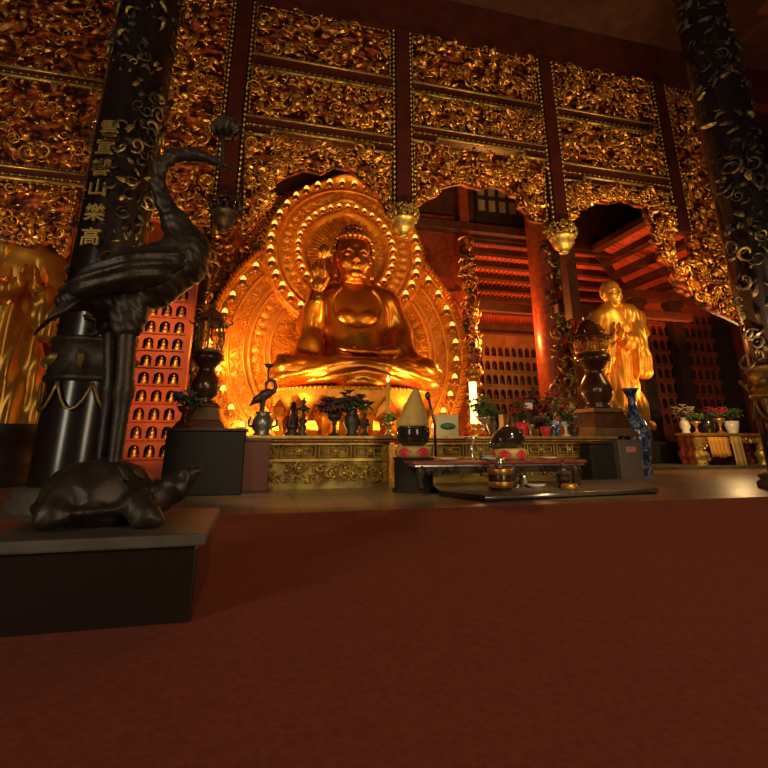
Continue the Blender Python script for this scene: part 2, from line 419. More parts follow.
# ceiling beams across the front hall
for i, yy in enumerate((5.2, 9.6)):
    mb = MB(); mb.box((6, yy, TOPZ-.3), (42, .5, .6)); o = mb.build('ceiling_beam', 'lacq_red', bev=.03)
    tag(o, ['maroon ceiling beam crossing the hall high above the low bench', 'maroon ceiling beam crossing the hall high above the bronze crane'][1-i], 'beam')

# niche walls and their little Buddhas
NB = {}
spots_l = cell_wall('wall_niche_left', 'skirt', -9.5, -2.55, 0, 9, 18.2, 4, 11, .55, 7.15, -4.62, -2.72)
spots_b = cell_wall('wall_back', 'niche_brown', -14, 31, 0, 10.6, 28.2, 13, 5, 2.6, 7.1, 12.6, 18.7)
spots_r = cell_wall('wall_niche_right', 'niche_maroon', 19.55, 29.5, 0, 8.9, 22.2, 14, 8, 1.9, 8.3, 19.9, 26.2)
for i, px in enumerate((681, 728, 644)):
    mb = MB(); xx = gx(px, 370, 22.0); mb.box((xx, 21.9, 4.3), (.7, .5, 8.6)); mb.box((xx, 21.85, .35), (.95, .64, .7)); mb.box((xx, 21.86, 8.5), (.9, .62, .3))
    tag(mb.build('pilaster', 'wood_dark'), ['dark square post dividing the maroon niche wall above the far table', 'dark square post at the far end of the maroon niche wall', 'dark square post at the start of the maroon niche wall, behind the monk statue'][i], 'post')
mb = MB(); mb.box((24.5, 21.86, 8.93), (10.6, .62, .5)); tag(mb.build('lintel_beam', 'wood_roof'), 'dark beam capping the maroon niche wall', 'beam')

# ------------------------------------------------------------------ clerestory lattice, aisle roofs
mb = MB(); mb.box((8, 23.1, 16.4), (46, .2, 2.2)); mb.box((8, 23.1, 11.9), (46, .2, .5)); mb.box((-1.4, 23.1, 13.6), (24.8, .16, 3.2)); mb.box((23., 23.1, 13.6), (16, .16, 3.2))
struct(mb.build('wall_clerestory', 'wood_roof'))
for wi, (xa, xb) in enumerate(((11.1, 14.9),)):
    mb = MB(); nx = 6
    mb.box(((xa+xb)/2, 23.0, 12.9), (xb-xa+.3, .22, 1.3)); mb.box(((xa+xb)/2, 23.0, 15.3), (xb-xa+.3, .22, .2))
    for k in range(nx+1): mb.box((xa+(xb-xa)*k/nx, 22.96, 14.4), (.14, .2, 1.9))
    mb.box(((xa+xb)/2, 22.96, 14.42), (xb-xa, .16, .14))
    w = struct(mb.build('window_1', 'wood_dark'))
    mb = MB(); mb.box(((xa+xb)/2, 23.05, 14.4), (xb-xa, .04, 1.8)); mb.build('window_pane', 'pane', w)

ZI, ZO, XI, XO = 12.15, 9.9, 18.5, 25.8       # inner / outer roof edges: hip from (XI, 23) to (XO, 28.2)
mb = MB(); mb.add([(-14, 23, ZI), (XI, 23, ZI), (XO, 28.4, ZO), (-14, 28.4, ZO), (-14, 23, ZI+.15), (XI, 23, ZI+.15), (XO, 28.4, ZO+.15), (-14, 28.4, ZO+.15)],
    [(0,1,2,3), (7,6,5,4), (0,4,5,1), (2,6,7,3), (0,3,7,4), (1,5,6,2)])
struct(mb.build('roof_back', 'roof_board'))
mb = MB(); mb.add([(XI, 14.3, ZI), (XI, 23, ZI), (XO, 28.4, ZO), (XO, 14.3, ZO), (XI, 14.3, ZI+.15), (XI, 23, ZI+.15), (XO, 28.4, ZO+.15), (XO, 14.3, ZO+.15)],
    [(0,3,2,1), (4,5,6,7), (0,1,5,4), (2,3,7,6), (0,4,7,3), (1,2,6,5)])
struct(mb.build('roof_right', 'roof_board'))
mb = MB(); mb.box(((XO+31)/2, 20, ZO+.1), (31-XO, 18, .3)); struct(mb.build('roof_right_edge', 'wood_roof'))
NP = 6
names_b = ['topmost', 'second highest', 'third highest', 'fourth highest', 'second lowest', 'lowest']
for k in range(NP):
    t = (k+.02)/(NP-.6); y = 23.1+(28.1-23.1)*t; z = ZI+(ZO-ZI)*t-.13; xe = XI+(XO-XI)*t
    mb = MB(); mb.box(((-14+xe)/2, y, z), (xe+14, .42, .32)); o = mb.build('purlin', 'wood_roof')
    tag(o, f'{names_b[k]} dark purlin crossing the red boards of the rear aisle roof', 'purlin', 'rear aisle purlins')
for k in range(NP):
    t = (k+.02)/(NP-.6); x = XI+(XO-XI)*t; z = ZI+(ZO-ZI)*t-.15; ye = 23+5.2*t
    mb = MB(); mb.box((x, (14.4+ye)/2, z), (.55, ye-14.4, .34)); o = mb.build('purlin', 'wood_roof')
    tag(o, f'{names_b[k]} dark purlin sloping away under the side aisle roof on the right', 'purlin', 'side aisle purlins')
mb = MB(); mb.tube([(XI, 23, ZI-.1), (XO, 28.3, ZO-.1)], .28, 4, sm=False); tag(mb.build('hip_rafter', 'wood_roof'), 'dark diagonal rafter where the two aisle roofs meet', 'rafter')
# red ribbed boards read as ribs: thin battens across the boards are part of the roofs
mb = MB()
x = -2.
while x < XI-.2:
    mb.tube([(x, 23.05, ZI-.02), (x, 28.1, ZO-.02)], .045, 4, sm=False); x += .30
o = mb.build('roof_battens_back', 'roof_board'); struct(o)
mb = MB(); y = 15.
while y < 23:
    mb.tube([(XI+.1, y, ZI-.04), (XO, y, ZO-.02)], .045, 4, sm=False); y += .34
struct(mb.build('roof_battens_right', 'roof_board'))
# red board panel behind the halo, cross beams
PX0, PX1 = gx(400, 260, 22.9), gx(460, 260, 22.9)
mb = MB(); mb.box(((PX0+PX1)/2-.5, 22.95, 6.0), (PX1-PX0+1.0, .1, 12.0))
mb.box(((PX0+PX1)/2-.5, 22.9, 12.2), (PX1-PX0+1.0, .24, .35), 1); mb.box(((PX0+PX1)/2-.5, 22.9, 8.75), (PX1-PX0+1.0, .16, .12), 1)
tag(mb.build('panelling', ['wood_red', 'wood_roof']), 'plain red board panelling behind the halo edge', 'panel')
for px0, px1, py, Y, lab in ((405, 545, 221, 22.6, 'long dark tie beam under the paper lattice window'), (470, 556, 306, 24.5, 'low red tie beam between the two carved aisle columns')):
    a, b = at(px0, py, Y), at(px1, py, Y)
    mb = MB(); mb.box(((a[0]+b[0])/2, Y, a[2]), (b[0]-a[0], .4, .5)); tag(mb.build('tie_beam', 'wood_roof', bev=.03), lab, 'beam')
for zz, lab in ((8.05, 'dark timber beam above the niches of the brown rear wall'), (9.35, 'dark timber beam at the top of the brown rear wall, under the lowest purlin')):
    mb = MB(); mb.box((16, 28.05, zz), (8.5, .3, .62)); mb.box((16, 27.98, zz-.3), (8.5, .36, .1)); tag(mb.build('rear_beam', 'wood_roof'), lab, 'beam')
mb = MB(); mb.box((16, 28.14, 8.7), (8.5, .1, .66))
for k in range(40): mb.box((12+k*.21, 28.06, 8.7), (.07, .1, .66))
tag(mb.build('ribbed_panel', 'roof_board'), 'narrow red ribbed panel between the two timber beams of the rear wall', 'panel')
a, b = at(463, 190, 22.5), at(465, 235, 22.5)
mb = MB(); mb.box((a[0], 22.62, 13.2), (.5, .34, 4.4)); tag(mb.build('queen_post', 'wood_red', bev=.02), 'reddish upright timber beside the paper lattice window, above the slim carved column', 'post')
a, b = at(405, 214, 22.7), at(462, 217, 22.7)
mb = MB(); mb.box(((a[0]+b[0])/2-.3, 22.8, a[2]), (b[0]-a[0]-.3, .26, .3)); tag(mb.build('tie_beam', 'wood_red', bev=.02), 'short reddish beam over the plain red panelling, ending at the upright timber', 'beam')
a, b = at(556, 308, 20), at(690, 318, 20)
mb = MB(); mb.box(((a[0]+b[0])/2, 20, (a[2]+b[2])/2), (b[0]-a[0], .35, .45)); tag(mb.build('tie_beam', 'wood_roof', bev=.03), 'dark tie beam passing behind the standing monk statue head', 'beam')
a = at(572, 300, 19.); mb = MB(); mb.box((a[0], 19., 9.5), (.5, .5, 6)); tag(mb.build('hanging_strut', 'wood_roof'), 'dark upright strut under the roof beside the pendant lotus', 'strut')

CAX = -3.33
# ------------------------------------------------------------------ columns
def column(x, y, r, label, zb0=2.25, zb1=3.0, n=260, smin=.10, smax=.26, ztop=TOPZ, front=(-2.6, .2), gilt='gilt_worn', plinth=.4, bright=.45, shaft='lacq_black', lower='lacq_black', bandm=None, clear=None):
    t = thing('lacquered_column', label, 'column', (x, y, 0))
    mb = MB(); mb.lathe([(r*1.38, 0), (r*1.38, plinth*.35), (r*1.25, plinth*.5), (r*1.33, plinth*.75), (r*1.1, plinth)], seg=32); mb.build('plinth', 'stone', t)
    mb = MB(); mb.lathe([(r, plinth-.02), (r, zb0+.1)], seg=40); mb.build('lower_shaft', lower, t)
    mb = MB(); mb.lathe([(r*.97, zb0), (r*.97, ztop)], seg=32); mb.build('upper_shaft', shaft, t)
    mb = MB(); h = zb1-zb0
    mb.lathe([(r*1.0, zb0), (r*1.09, zb0+.03), (r*1.09, zb0+h*.16), (r*1.03, zb0+h*.2), (r*1.02, zb1), (r*1.06, zb1+.02), (r*1.06, zb1+.1), (r*1., zb1+.12)], seg=40)
    sw = MB(); m = 8
    for i in range(m):                                # hanging leaf swags round the band
        a = 2*PI*i/m
        pts = [(math.cos(a+s*PI/m)*r*1.08, math.sin(a+s*PI/m)*r*1.08, zb0-.02-.5*(1-s*s)) for s in (-1,-.85,-.6,-.3,0,.3,.6,.85,1)]
        sw.tube(pts, .03, 5)
        carve_stamp(sw, (math.cos(a)*r*1.05, math.sin(a)*r*1.05, zb0+h*.55), (-math.sin(a), math.cos(a), 0), (0,0,1), (math.cos(a), math.sin(a), 0), h*.34)
    mb.build('carved_band', bandm or gilt, t); sw.build('gilt_swag', gilt, t)
    dark, gl = MB(), MB()
    for i in range(n):
        th = U(*front); z = zb1+.2+(ztop-zb1-.4)*rng.random()**1.25
        if clear is not None and abs(th-clear(z)) < .42 and z < 9.2: continue
        tgt = gl if rng.random() < bright else dark
        d = (math.cos(th), math.sin(th), 0)
        carve_stamp(tgt, (d[0]*r*.98, d[1]*r*.98, z), (-d[1], d[0], 0), (0,0,1), d, U(smin, smax))
    dark.build('dragon_relief', 'bronze', t); gl.build('gilt_relief', gilt, t)
    return t
colA = column(CAX, 10.9, .71, 'massive black lacquer column with gold characters, behind the bronze crane', n=430, bright=.22, smin=.08, smax=.20, clear=lambda z: -2.02, bandm='bronze')
column(-2.84, 19.6, .64, 'black column with olive gilt dragon relief beside the orange niche wall', n=200, front=(-2.7, 0.1), smin=.14, smax=.34, bright=.7, zb0=2.1, zb1=2.8)
colC = column(13.75, 21.0, .80, 'round column lit orange down one edge, between bench and monk statue', n=220, front=(-2.1, -.2), smin=.16, smax=.36, bright=.6, lower='wood_red', shaft='wood_red', ztop=15)
column(gx(470, 320, 22.2), 22.2, .36, 'slim carved column beneath the lattice window, just past the halo edge', n=220, front=(-3.0, -.1), smin=.16, smax=.34, bright=.9, gilt='gilt', shaft='wood_red', lower='wood_red', ztop=11.5, zb0=1.2, zb1=1.6)
column(13.58, 10.2, .74, 'dark carved column at the right edge, in front of the tall gilt panel', n=260, front=(-3.4, -1.2), bright=.1, smin=.1, smax=.28)

# gold characters running down the near column
def glyphs(txt, parent):
    pts = [(112, 132), (107, 150), (103, 171), (100, 191), (97, 216), (93, 240)]
    try:
        for ch, (px, py) in zip(txt, pts):
            ox, oy, r = CAX, 10.9, .71
            p = at(px, py, 10.25); ang = math.atan2(-.66, p[0]-ox)
            cu = bpy.data.curves.new('glyph', 'FONT'); cu.body = ch; cu.size = .40; cu.align_x = 'CENTER'; cu.align_y = 'CENTER'; cu.extrude = .03; cu.offset = .006
            o = bpy.data.objects.new('glyph_source', cu); C.objects.link(o)
            dg = bpy.context.evaluated_depsgraph_get(); me = bpy.data.meshes.new_from_object(o.evaluated_get(dg))
            bpy.data.objects.remove(o)
            me.name = 'gold_character'; me.materials.clear(); me.materials.append(M['gilt_pale'])
            g = bpy.data.objects.new('gold_character', me); C.objects.link(g); g.parent = parent
            dx, dy = math.cos(ang), math.sin(ang)
            g.location = (dx*(r+.05), dy*(r+.05), float(p[2])); g.rotation_euler = (PI/2, 0, ang+PI/2)
    except Exception as e: print('glyphs', e)
glyphs('雲宣響山樂高', colA)

# ------------------------------------------------------------------ the gilded screen
def P14(*px): return [(gx(a, b, SY), gz(a, b, SY)) for a, b in px]
def panel(name, label, P, n, smin=.12, smax=.3, y=SY, bead=True, ground='ground_red_glow', gilt='gilt', thick=.14, depth=.22, beadset=None, part=None):
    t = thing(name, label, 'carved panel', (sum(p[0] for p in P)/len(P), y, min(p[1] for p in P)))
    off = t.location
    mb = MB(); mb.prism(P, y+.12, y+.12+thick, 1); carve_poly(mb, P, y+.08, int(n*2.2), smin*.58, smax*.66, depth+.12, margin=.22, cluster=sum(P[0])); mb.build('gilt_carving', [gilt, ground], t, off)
    mb = MB()
    m = len(P)
    for i in range(m):
        if beadset is None or i in beadset: beads(mb, (P[i][0], y-.08, P[i][1]), (P[(i+1)%m][0], y-.08, P[(i+1)%m][1]), .045, .17)
    if mb.n: mb.build('bead_border', 'gilt_pale', t, off)
    return t
def inset(P, d): 
    cx, cz = (min(p[0] for p in P)+max(p[0] for p in P))/2, (min(p[1] for p in P)+max(p[1] for p in P))/2
    return P
X1, X2, X3, X4, X5 = -1.38, 4.12, 9.93, 15.25, 18.6
hw = .42                                        # half a post with its bead strips
def rect(x0, x1, z0, z1): return [(x0, z0), (x1, z0), (x1, z1), (x0, z1)]
def archpts(x0, x1, zt, low):
    """top edge straight at zt, lower edge through the pixel points LOW (left to right)"""
    return [(x1, zt), (x0, zt)]+[(max(x0, min(x1, x)), z) for x, z in P14(*low)]
ARCH1 = [(243,237), (256,222), (266,206), (276,198), (270,184), (288,174), (305,168), (322,172), (335,165), (350,168), (362,178), (374,190), (384,205), (393,216)]
ARCH2 = [(411,206), (422,203), (430,197), (439,194), (441,187), (452,184), (463,182), (470,185), (482,188), (493,184), (505,188), (512,194), (519,196), (520,206), (528,212), (532,219), (546,222)]
ARCH3 = [(562,224), (570,221), (577,216), (579,208), (590,207), (598,200), (612,202), (626,199), (638,204), (646,206), (649,218), (655,226), (653,238), (660,246), (661,258), (671,264), (676,272)]
for nm, x0, x1, zA, zB, zt in (('left', X1+hw, X2-hw, 9.95, 11.0, 10.45),):
    pass
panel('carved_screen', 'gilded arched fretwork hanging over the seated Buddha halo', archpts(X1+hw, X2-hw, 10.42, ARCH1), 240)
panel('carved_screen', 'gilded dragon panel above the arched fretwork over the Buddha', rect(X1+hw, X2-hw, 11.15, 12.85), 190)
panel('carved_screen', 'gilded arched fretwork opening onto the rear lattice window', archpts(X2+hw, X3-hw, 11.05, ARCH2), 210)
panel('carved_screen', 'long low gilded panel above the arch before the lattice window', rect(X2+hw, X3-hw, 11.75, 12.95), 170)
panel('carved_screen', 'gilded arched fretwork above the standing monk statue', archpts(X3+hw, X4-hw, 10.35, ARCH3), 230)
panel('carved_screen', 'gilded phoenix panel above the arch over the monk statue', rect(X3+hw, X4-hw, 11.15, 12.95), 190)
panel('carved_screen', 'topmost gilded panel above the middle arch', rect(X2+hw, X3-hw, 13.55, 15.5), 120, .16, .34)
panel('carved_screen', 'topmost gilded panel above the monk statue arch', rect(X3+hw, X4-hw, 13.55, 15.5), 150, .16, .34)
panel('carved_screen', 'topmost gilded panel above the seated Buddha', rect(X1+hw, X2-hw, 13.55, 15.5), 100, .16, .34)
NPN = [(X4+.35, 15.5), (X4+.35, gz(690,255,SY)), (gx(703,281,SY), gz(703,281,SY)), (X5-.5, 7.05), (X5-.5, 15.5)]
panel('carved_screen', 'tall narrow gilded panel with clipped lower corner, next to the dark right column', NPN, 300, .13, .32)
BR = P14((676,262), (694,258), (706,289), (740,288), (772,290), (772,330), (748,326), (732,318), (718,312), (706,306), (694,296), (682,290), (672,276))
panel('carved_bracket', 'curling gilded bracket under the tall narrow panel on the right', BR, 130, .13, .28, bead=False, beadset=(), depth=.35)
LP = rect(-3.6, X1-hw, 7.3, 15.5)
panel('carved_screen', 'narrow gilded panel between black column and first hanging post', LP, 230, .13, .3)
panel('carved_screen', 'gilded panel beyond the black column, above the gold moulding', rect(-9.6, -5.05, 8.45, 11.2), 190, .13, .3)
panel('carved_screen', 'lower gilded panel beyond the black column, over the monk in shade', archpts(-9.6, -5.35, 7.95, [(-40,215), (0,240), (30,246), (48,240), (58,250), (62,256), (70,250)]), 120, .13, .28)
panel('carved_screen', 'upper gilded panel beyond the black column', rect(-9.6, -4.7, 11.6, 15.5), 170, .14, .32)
# glowing carving behind, beside the halo
SB = 22.55
BL = [(gx(a,b,SB), gz(a,b,SB)) for a, b in ((196,330), (192,215), (300,190), (296,215), (262,258), (236,290), (222,330))]
panel('carved_screen', 'orange-lit carved fretwork filling the gap left of the halo', BL, 190, .2, .48, y=SB, ground='skirt', bead=False, beadset=())
# beams
def beam(label, x0, x1, z0, z1, step=0., y=SY-.12):
    t = thing('lacquered_beam', label, 'beam', ((x0+x1)/2, y, z0)); off = t.location
    L = x1-x0
    low = [(x0, z0), (x0+.18*L, z0), (x0+.18*L, z0+step), (x0+.2*L, z0+step), (x1-.2*L, z0+step), (x1-.18*L, z0+step), (x1-.18*L, z0), (x1, z0)] if step else [(x0, z0), (x1, z0)]
    mb = MB(); mb.prism(low+[(x1, z1), (x0, z1)], y, y+.4); mb.build('beam_body', 'lacq_red', t, off)
    mb = MB()
    for i in range(len(low)-1):
        a, b = low[i], low[i+1]
        mb.tube([(a[0], y-.03, a[1]), (b[0], y-.03, b[1])], .06, 5)
    mb.tube([(x0, y-.02, z1-.05), (x1, y-.02, z1-.05)], .035, 5)
    mb.build('gilt_moulding', 'gilt_pale', t, off)
    mb = MB(); beads(mb, (x0, y-.02, z0+step+.12), (x1, y-.02, z0+step+.12), .045, .2); mb.build('bead_row', 'gilt_pale', t, off)
beam('stepped maroon beam above the arch over the seated Buddha', X1+.3, X2-.3, 10.42, 11.12, .22)
beam('stepped maroon beam above the arch before the lattice window', X2+.3, X3-.3, 11.05, 11.7, .22)
beam('stepped maroon beam above the arch over the monk statue', X3+.3, X4-.3, 10.35, 11.1, .22)
beam('straight maroon beam at the top of the middle bay', X2+.3, X3-.3, 13.0, 13.5)
beam('straight maroon beam at the top of the monk statue bay', X3+.3, X4-.3, 13.0, 13.5)
beam('straight maroon beam at the top of the Buddha bay', X1+.3, X2-.3, 12.9, 13.5)
beam('maroon beam beyond the black column with bright gold moulding', -9.7, -5.0, 8.0, 8.4)
beam('maroon upper beam beyond the black column', -9.7, -4.7, 11.2, 11.55)
mb = MB(); mb.box((6, SY+.1, 16.55), (42, .5, 1.9)); o = mb.build('trim_1', 'lacq_red'); struct(o)
# hanging posts with lotus pendants
def post(x, zend, label, ztop=15.6, w=.46, pend=True, pm='gilt_pale'):
    t = thing('hanging_post', label, 'post', (x, SY-.1, zend)); off = (x, SY-.1, zend)
    mb = MB(); mb.box((x, SY-.02, (zend+.9+ztop)/2), (w, .4, ztop-zend-.9)); mb.build('shaft', 'lacq_red', t, off)
    mb = MB()
    for s in (-1, 1):
        mb.box((x+s*(w/2+.08), SY-.02, (zend+1.1+ztop)/2), (.14, .22, ztop-zend-1.1), 1)
        beads(mb, (x+s*(w/2+.08), SY-.16, zend+1.1), (x+s*(w/2+.08), SY-.16, ztop), .055, .19, 0)
    mb.build('bead_strip', ['gilt_pale', 'lacq_black'], t, off)
    if pend:
        mb = MB()
        mb.lathe([(.01, 0), (.12, .03), (.18, .10), (.12, .16), (.26, .24), (.37, .40), (.33, .54), (.43, .58), (.46, .66), (.30, .70), (.27, .9)], (0, 0, 0), 20, mod=lambda a, z: 1+.05*math.cos(10*a))
        for ring, (rr, zz) in enumerate(((.44, .74), (.46, .86), (.42, .98), (.36, 1.08))):
            for i in range(14):
                a = 2*PI*(i+ring*.5)/14; carve_stamp(mb, (rr*math.cos(a), rr*math.sin(a), zz), (-math.sin(a), math.cos(a), 0), (0,0,1), (math.cos(a), math.sin(a), 0), .10)
        for ring, (rr, zz, ss) in enumerate(((.47, .74, .13), (.40, 1.02, .11))):
            for i in range(13):
                a = 2*PI*(i+ring*.5)/13; d = (math.cos(a), math.sin(a), 0)
                mb.stamp(TL[2], (d[0]*rr, d[1]*rr, zz), (-d[1], d[0], 0), (d[0]*.35, d[1]*.35, .93), d, (ss*.8, ss, ss))
        mb.build('lotus_pendant', pm, t)
    return t
post(X1, 7.0, 'hanging post whose dark lotus pendant hangs by the crane neck', pm='bronze')  # dark bronze puts this pendant's lack of light into its colour
post(X2, 7.4, 'hanging post whose lotus pendant overlaps the halo rim')
post(X3, 7.4, 'hanging post ending in a lotus pendant before the orange-edged column')
post(X4, 7.9, 'post between the monk statue arch and the tall narrow panel', pend=False)
post(X5-.2, 7.2, 'maroon post behind the dark right column', pend=False)
# ================================================================== halo (at y = 22)
HY = 22.0
HC = at(345, 256, HY); HB = at(343, 352, HY)
RH, RB = 82*.0497, 127*.0468
halo = thing('halo', 'huge carved golden leaf-shaped halo with rings of bright bosses behind the Buddha', 'halo', (HC[0], HY, 0))
hoff = (HC[0], HY, 0)
def halo_fields(x, z):
    dx, dz = x-HC[0], z-HC[2]; rh = np.hypot(dx, dz); th = np.arctan2(dx, dz)
    Rt = RH*(.95+.10*np.exp(-(th/.22)**2))
    rb = np.hypot(x-HB[0], (z-HB[2])*.97)
    return rh, th, Rt, rb, np.maximum(Rt-rh, RB-rb)
def build_halo():
    h = .075
    xs = np.arange(HB[0]-RB-.5, HB[0]+RB+.5, h); zs = np.arange(.3, HC[2]+RH*1.2, h)
    X, Z = np.meshgrid(xs, zs, indexing='ij'); rh, th, Rt, rb, d = halo_fields(X, Z)
    hd = rh/Rt; y = np.zeros_like(X)
    inh = (Rt-rh > 0)
    # head aureole
    ridge = lambda v, c, w: np.exp(-((v-c)/w)**2)
    yh = .16*ridge(hd, .52, .02)+.16*ridge(hd, .66, .02)+.12*ridge(hd, .78, .015)+.2*ridge(hd, .965, .03)
    rays = np.where((hd > .2) & (hd < .5), .06*(np.cos(th*64) > .1), 0)
    petal = np.where((hd > .68) & (hd < .77), .10*np.abs(np.cos(th*22)), 0)
    yh = yh+rays+petal-.15*(hd < .5)
    q = rb/RB; tb = np.arctan2(X-HB[0], Z-HB[2])
    yb = .16*ridge(q, .60, .012)+.16*ridge(q, .70, .012)+.14*ridge(q, .86, .010)+.2*ridge(q, .975, .018)
    yb = 0*q
    yb += np.where((q > .62) & (q < .69), .09*np.abs(np.cos(tb*30)), 0)
    y = np.where(inh, yh+.35, yb)
    keep = d > 0
    idx = -np.ones(X.shape, int); ks = np.argwhere(keep); idx[keep] = np.arange(len(ks))
    V = np.stack([X[keep], HY-y[keep], Z[keep]], 1)
    a, b, c, e = idx[:-1,:-1], idx[1:,:-1], idx[1:,1:], idx[:-1,1:]
    ok = (a >= 0) & (b >= 0) & (c >= 0) & (e >= 0)
    mb = MB(); mb.add(V, np.stack([a[ok], b[ok], c[ok], e[ok]], 1).tolist(), 0, True)
    # solid back
    mb.build('carved_panel', 'gold_halo', halo, hoff)
    # scrollwork over the wide bands
    mb = MB(); k = 0
    while k < 6500:
        x, z = U(HB[0]-RB, HB[0]+RB), U(1.2, HC[2]+RH)
        rh, th, Rt, rb, d = halo_fields(np.float64(x), np.float64(z))
        if d < .25: continue
        if Rt-rh > 0:
            v = rh/Rt
            if v < .58 or abs(v-.62) < .025 or abs(v-.80) < .02 or .84 < v < .93: continue
            yy = HY-.42
        else:
            v = rb/RB
            if v < .2 or abs(v-.57) < .02 or abs(v-.72) < .02 or abs(v-.85) < .012: continue
            yy = HY-.08
        carve_stamp(mb, (x, yy, z), (1,0,0), (0,0,1), (0,-1,0), U(.045, .095)); k += 1
    for cx_, cz_, R, w_, yy, a0_ in ((HC[0], HC[2], RH*.51, .06, HY-.44, PI), (HC[0], HC[2], RH*.62, .05, HY-.44, PI), (HC[0], HC[2], RH*.80, .06, HY-.46, PI),
                                    (HB[0], HB[2], RB*.55, .07, HY-.12, 2.6), (HB[0], HB[2], RB*.59, .05, HY-.12, 2.6), (HB[0], HB[2], RB*.70, .08, HY-.14, 2.5), (HB[0], HB[2], RB*.74, .05, HY-.14, 2.5), (HB[0], HB[2], RB*.85, .07, HY-.12, 2.4), (HB[0], HB[2], RB*.975, .08, HY-.14, 2.3)):
        run = []
        for i in range(161):
            a = -a0_+2*a0_*i/160; x, z = cx_+R*math.sin(a), cz_+R*math.cos(a)
            out = cx_ == HB[0] and np.hypot(x-HC[0], z-HC[2]) < RH*.95
            if out or z < 1.0:
                if len(run) > 3: mb.tube(run, w_, 6)
                run = []
            else: run.append((x, yy, z))
        if len(run) > 3: mb.tube(run, w_, 6)
    for i in range(56):
        a = 2*PI*i/56; d = np.array((math.sin(a), 0, math.cos(a))); c0 = np.array((HC[0], HY-.22, HC[2]))
        mb.tube([c0+d*RH*.20, c0+d*RH*(.47 if i%2 else .42)], [.035, .05], 4)
    # flame leaves along the outline
    outline = []
    for i in range(240):
        t = -PI*.80+1.60*PI*i/239
        for r in np.arange(RB*1.6+4, 1, -.04):
            x, z = HB[0]+r*math.sin(t), HB[2]+r*math.cos(t)
            if halo_fields(np.float64(x), np.float64(z))[4] > 0 and z > 1.0: outline.append((x, z, t)); break
    for i, (x, z, t) in enumerate(outline):
        j = outline[min(i+1, len(outline)-1)]; l = outline[max(i-1, 0)]
        tx, tz = j[0]-l[0], j[1]-l[1]; L = math.hypot(tx, tz)+1e-6; tx, tz = tx/L, tz/L; nx, nz = -tz, tx
        if nx*math.sin(t)+nz*math.cos(t) < 0: nx, nz = -nx, -nz
        lean = .6*(-1 if t > 0 else 1); ux, uz = nx+lean*tx, nz+lean*tz; L = math.hypot(ux, uz); ux, uz = ux/L, uz/L
        mb.stamp(TL[i%3], (x, HY-.12, z), (uz, 0, -ux), (ux, 0, uz), (0,-1,0), (.26, .30, .3))
    mb.build('scrollwork', 'gold_halo', halo, hoff)
    # solid back board, slightly smaller, for thickness
    mb = MB(); mb.prism([(x-(x-HB[0])*.01, z) for x, z, t in outline], HY+.02, HY+.22); mb.build('back_board', 'wood_red', halo, hoff)
    # bosses: little gold lotus-bud shrines round the rings
    mb = MB(); mb.lathe([(.0, .26), (.06, .20), (.10, .10), (.13, .0), (.15, -.06), (.13, -.12), (.0, -.13)], seg=10)
    for i in range(5): mb.stamp(TL[0], (.13*math.cos(i*1.256), .13*math.sin(i*1.256), -.12), (-math.sin(i*1.256), math.cos(i*1.256), 0), (0,0,1), (math.cos(i*1.256), math.sin(i*1.256), 0), .11)
    proto = mb.build('boss', 'gilt', None)
    pts = []
    for i in range(34): a = 2*PI*i/34; R = RH*.565; pts.append((HC[0]+R*math.sin(a), HC[2]+R*math.cos(a), HY-.5, .9))
    for i in range(36):
        a = 2*PI*(i+.5)/36; r, th, Rt, _, _ = halo_fields(np.float64(HC[0]+math.sin(a)), np.float64(HC[2]+math.cos(a))); R = RH*.87
        pts.append((HC[0]+R*math.sin(a), HC[2]+R*math.cos(a), HY-.52, 1.25))
    for i in range(30):
        a = -PI*.72+PI*1.44*i/29; R = RB*.92; x, z = HB[0]+R*math.sin(a), HB[2]+R*math.cos(a)
        if np.hypot(x-HC[0], z-HC[2]) > RH*.93: pts.append((x, z, HY-.26, 1.25))
    mb = MB(); mb.lathe([(.065, .05), (.105, .12), (.095, .20), (.04, .27), (0, .29)], seg=10); bulb = mb.build('lamp_bulb', 'lamp_small', proto)
    first = True
    for x, z, y, s in pts[:100]:
        o = proto if first else proto.copy()
        if not first:
            C.objects.link(o); b2 = bulb.copy(); C.objects.link(b2); b2.parent = o
        first = False
        o.parent = halo; o.location = (x-HC[0], y-HY, z); o.scale = (s, s, s)
build_halo()

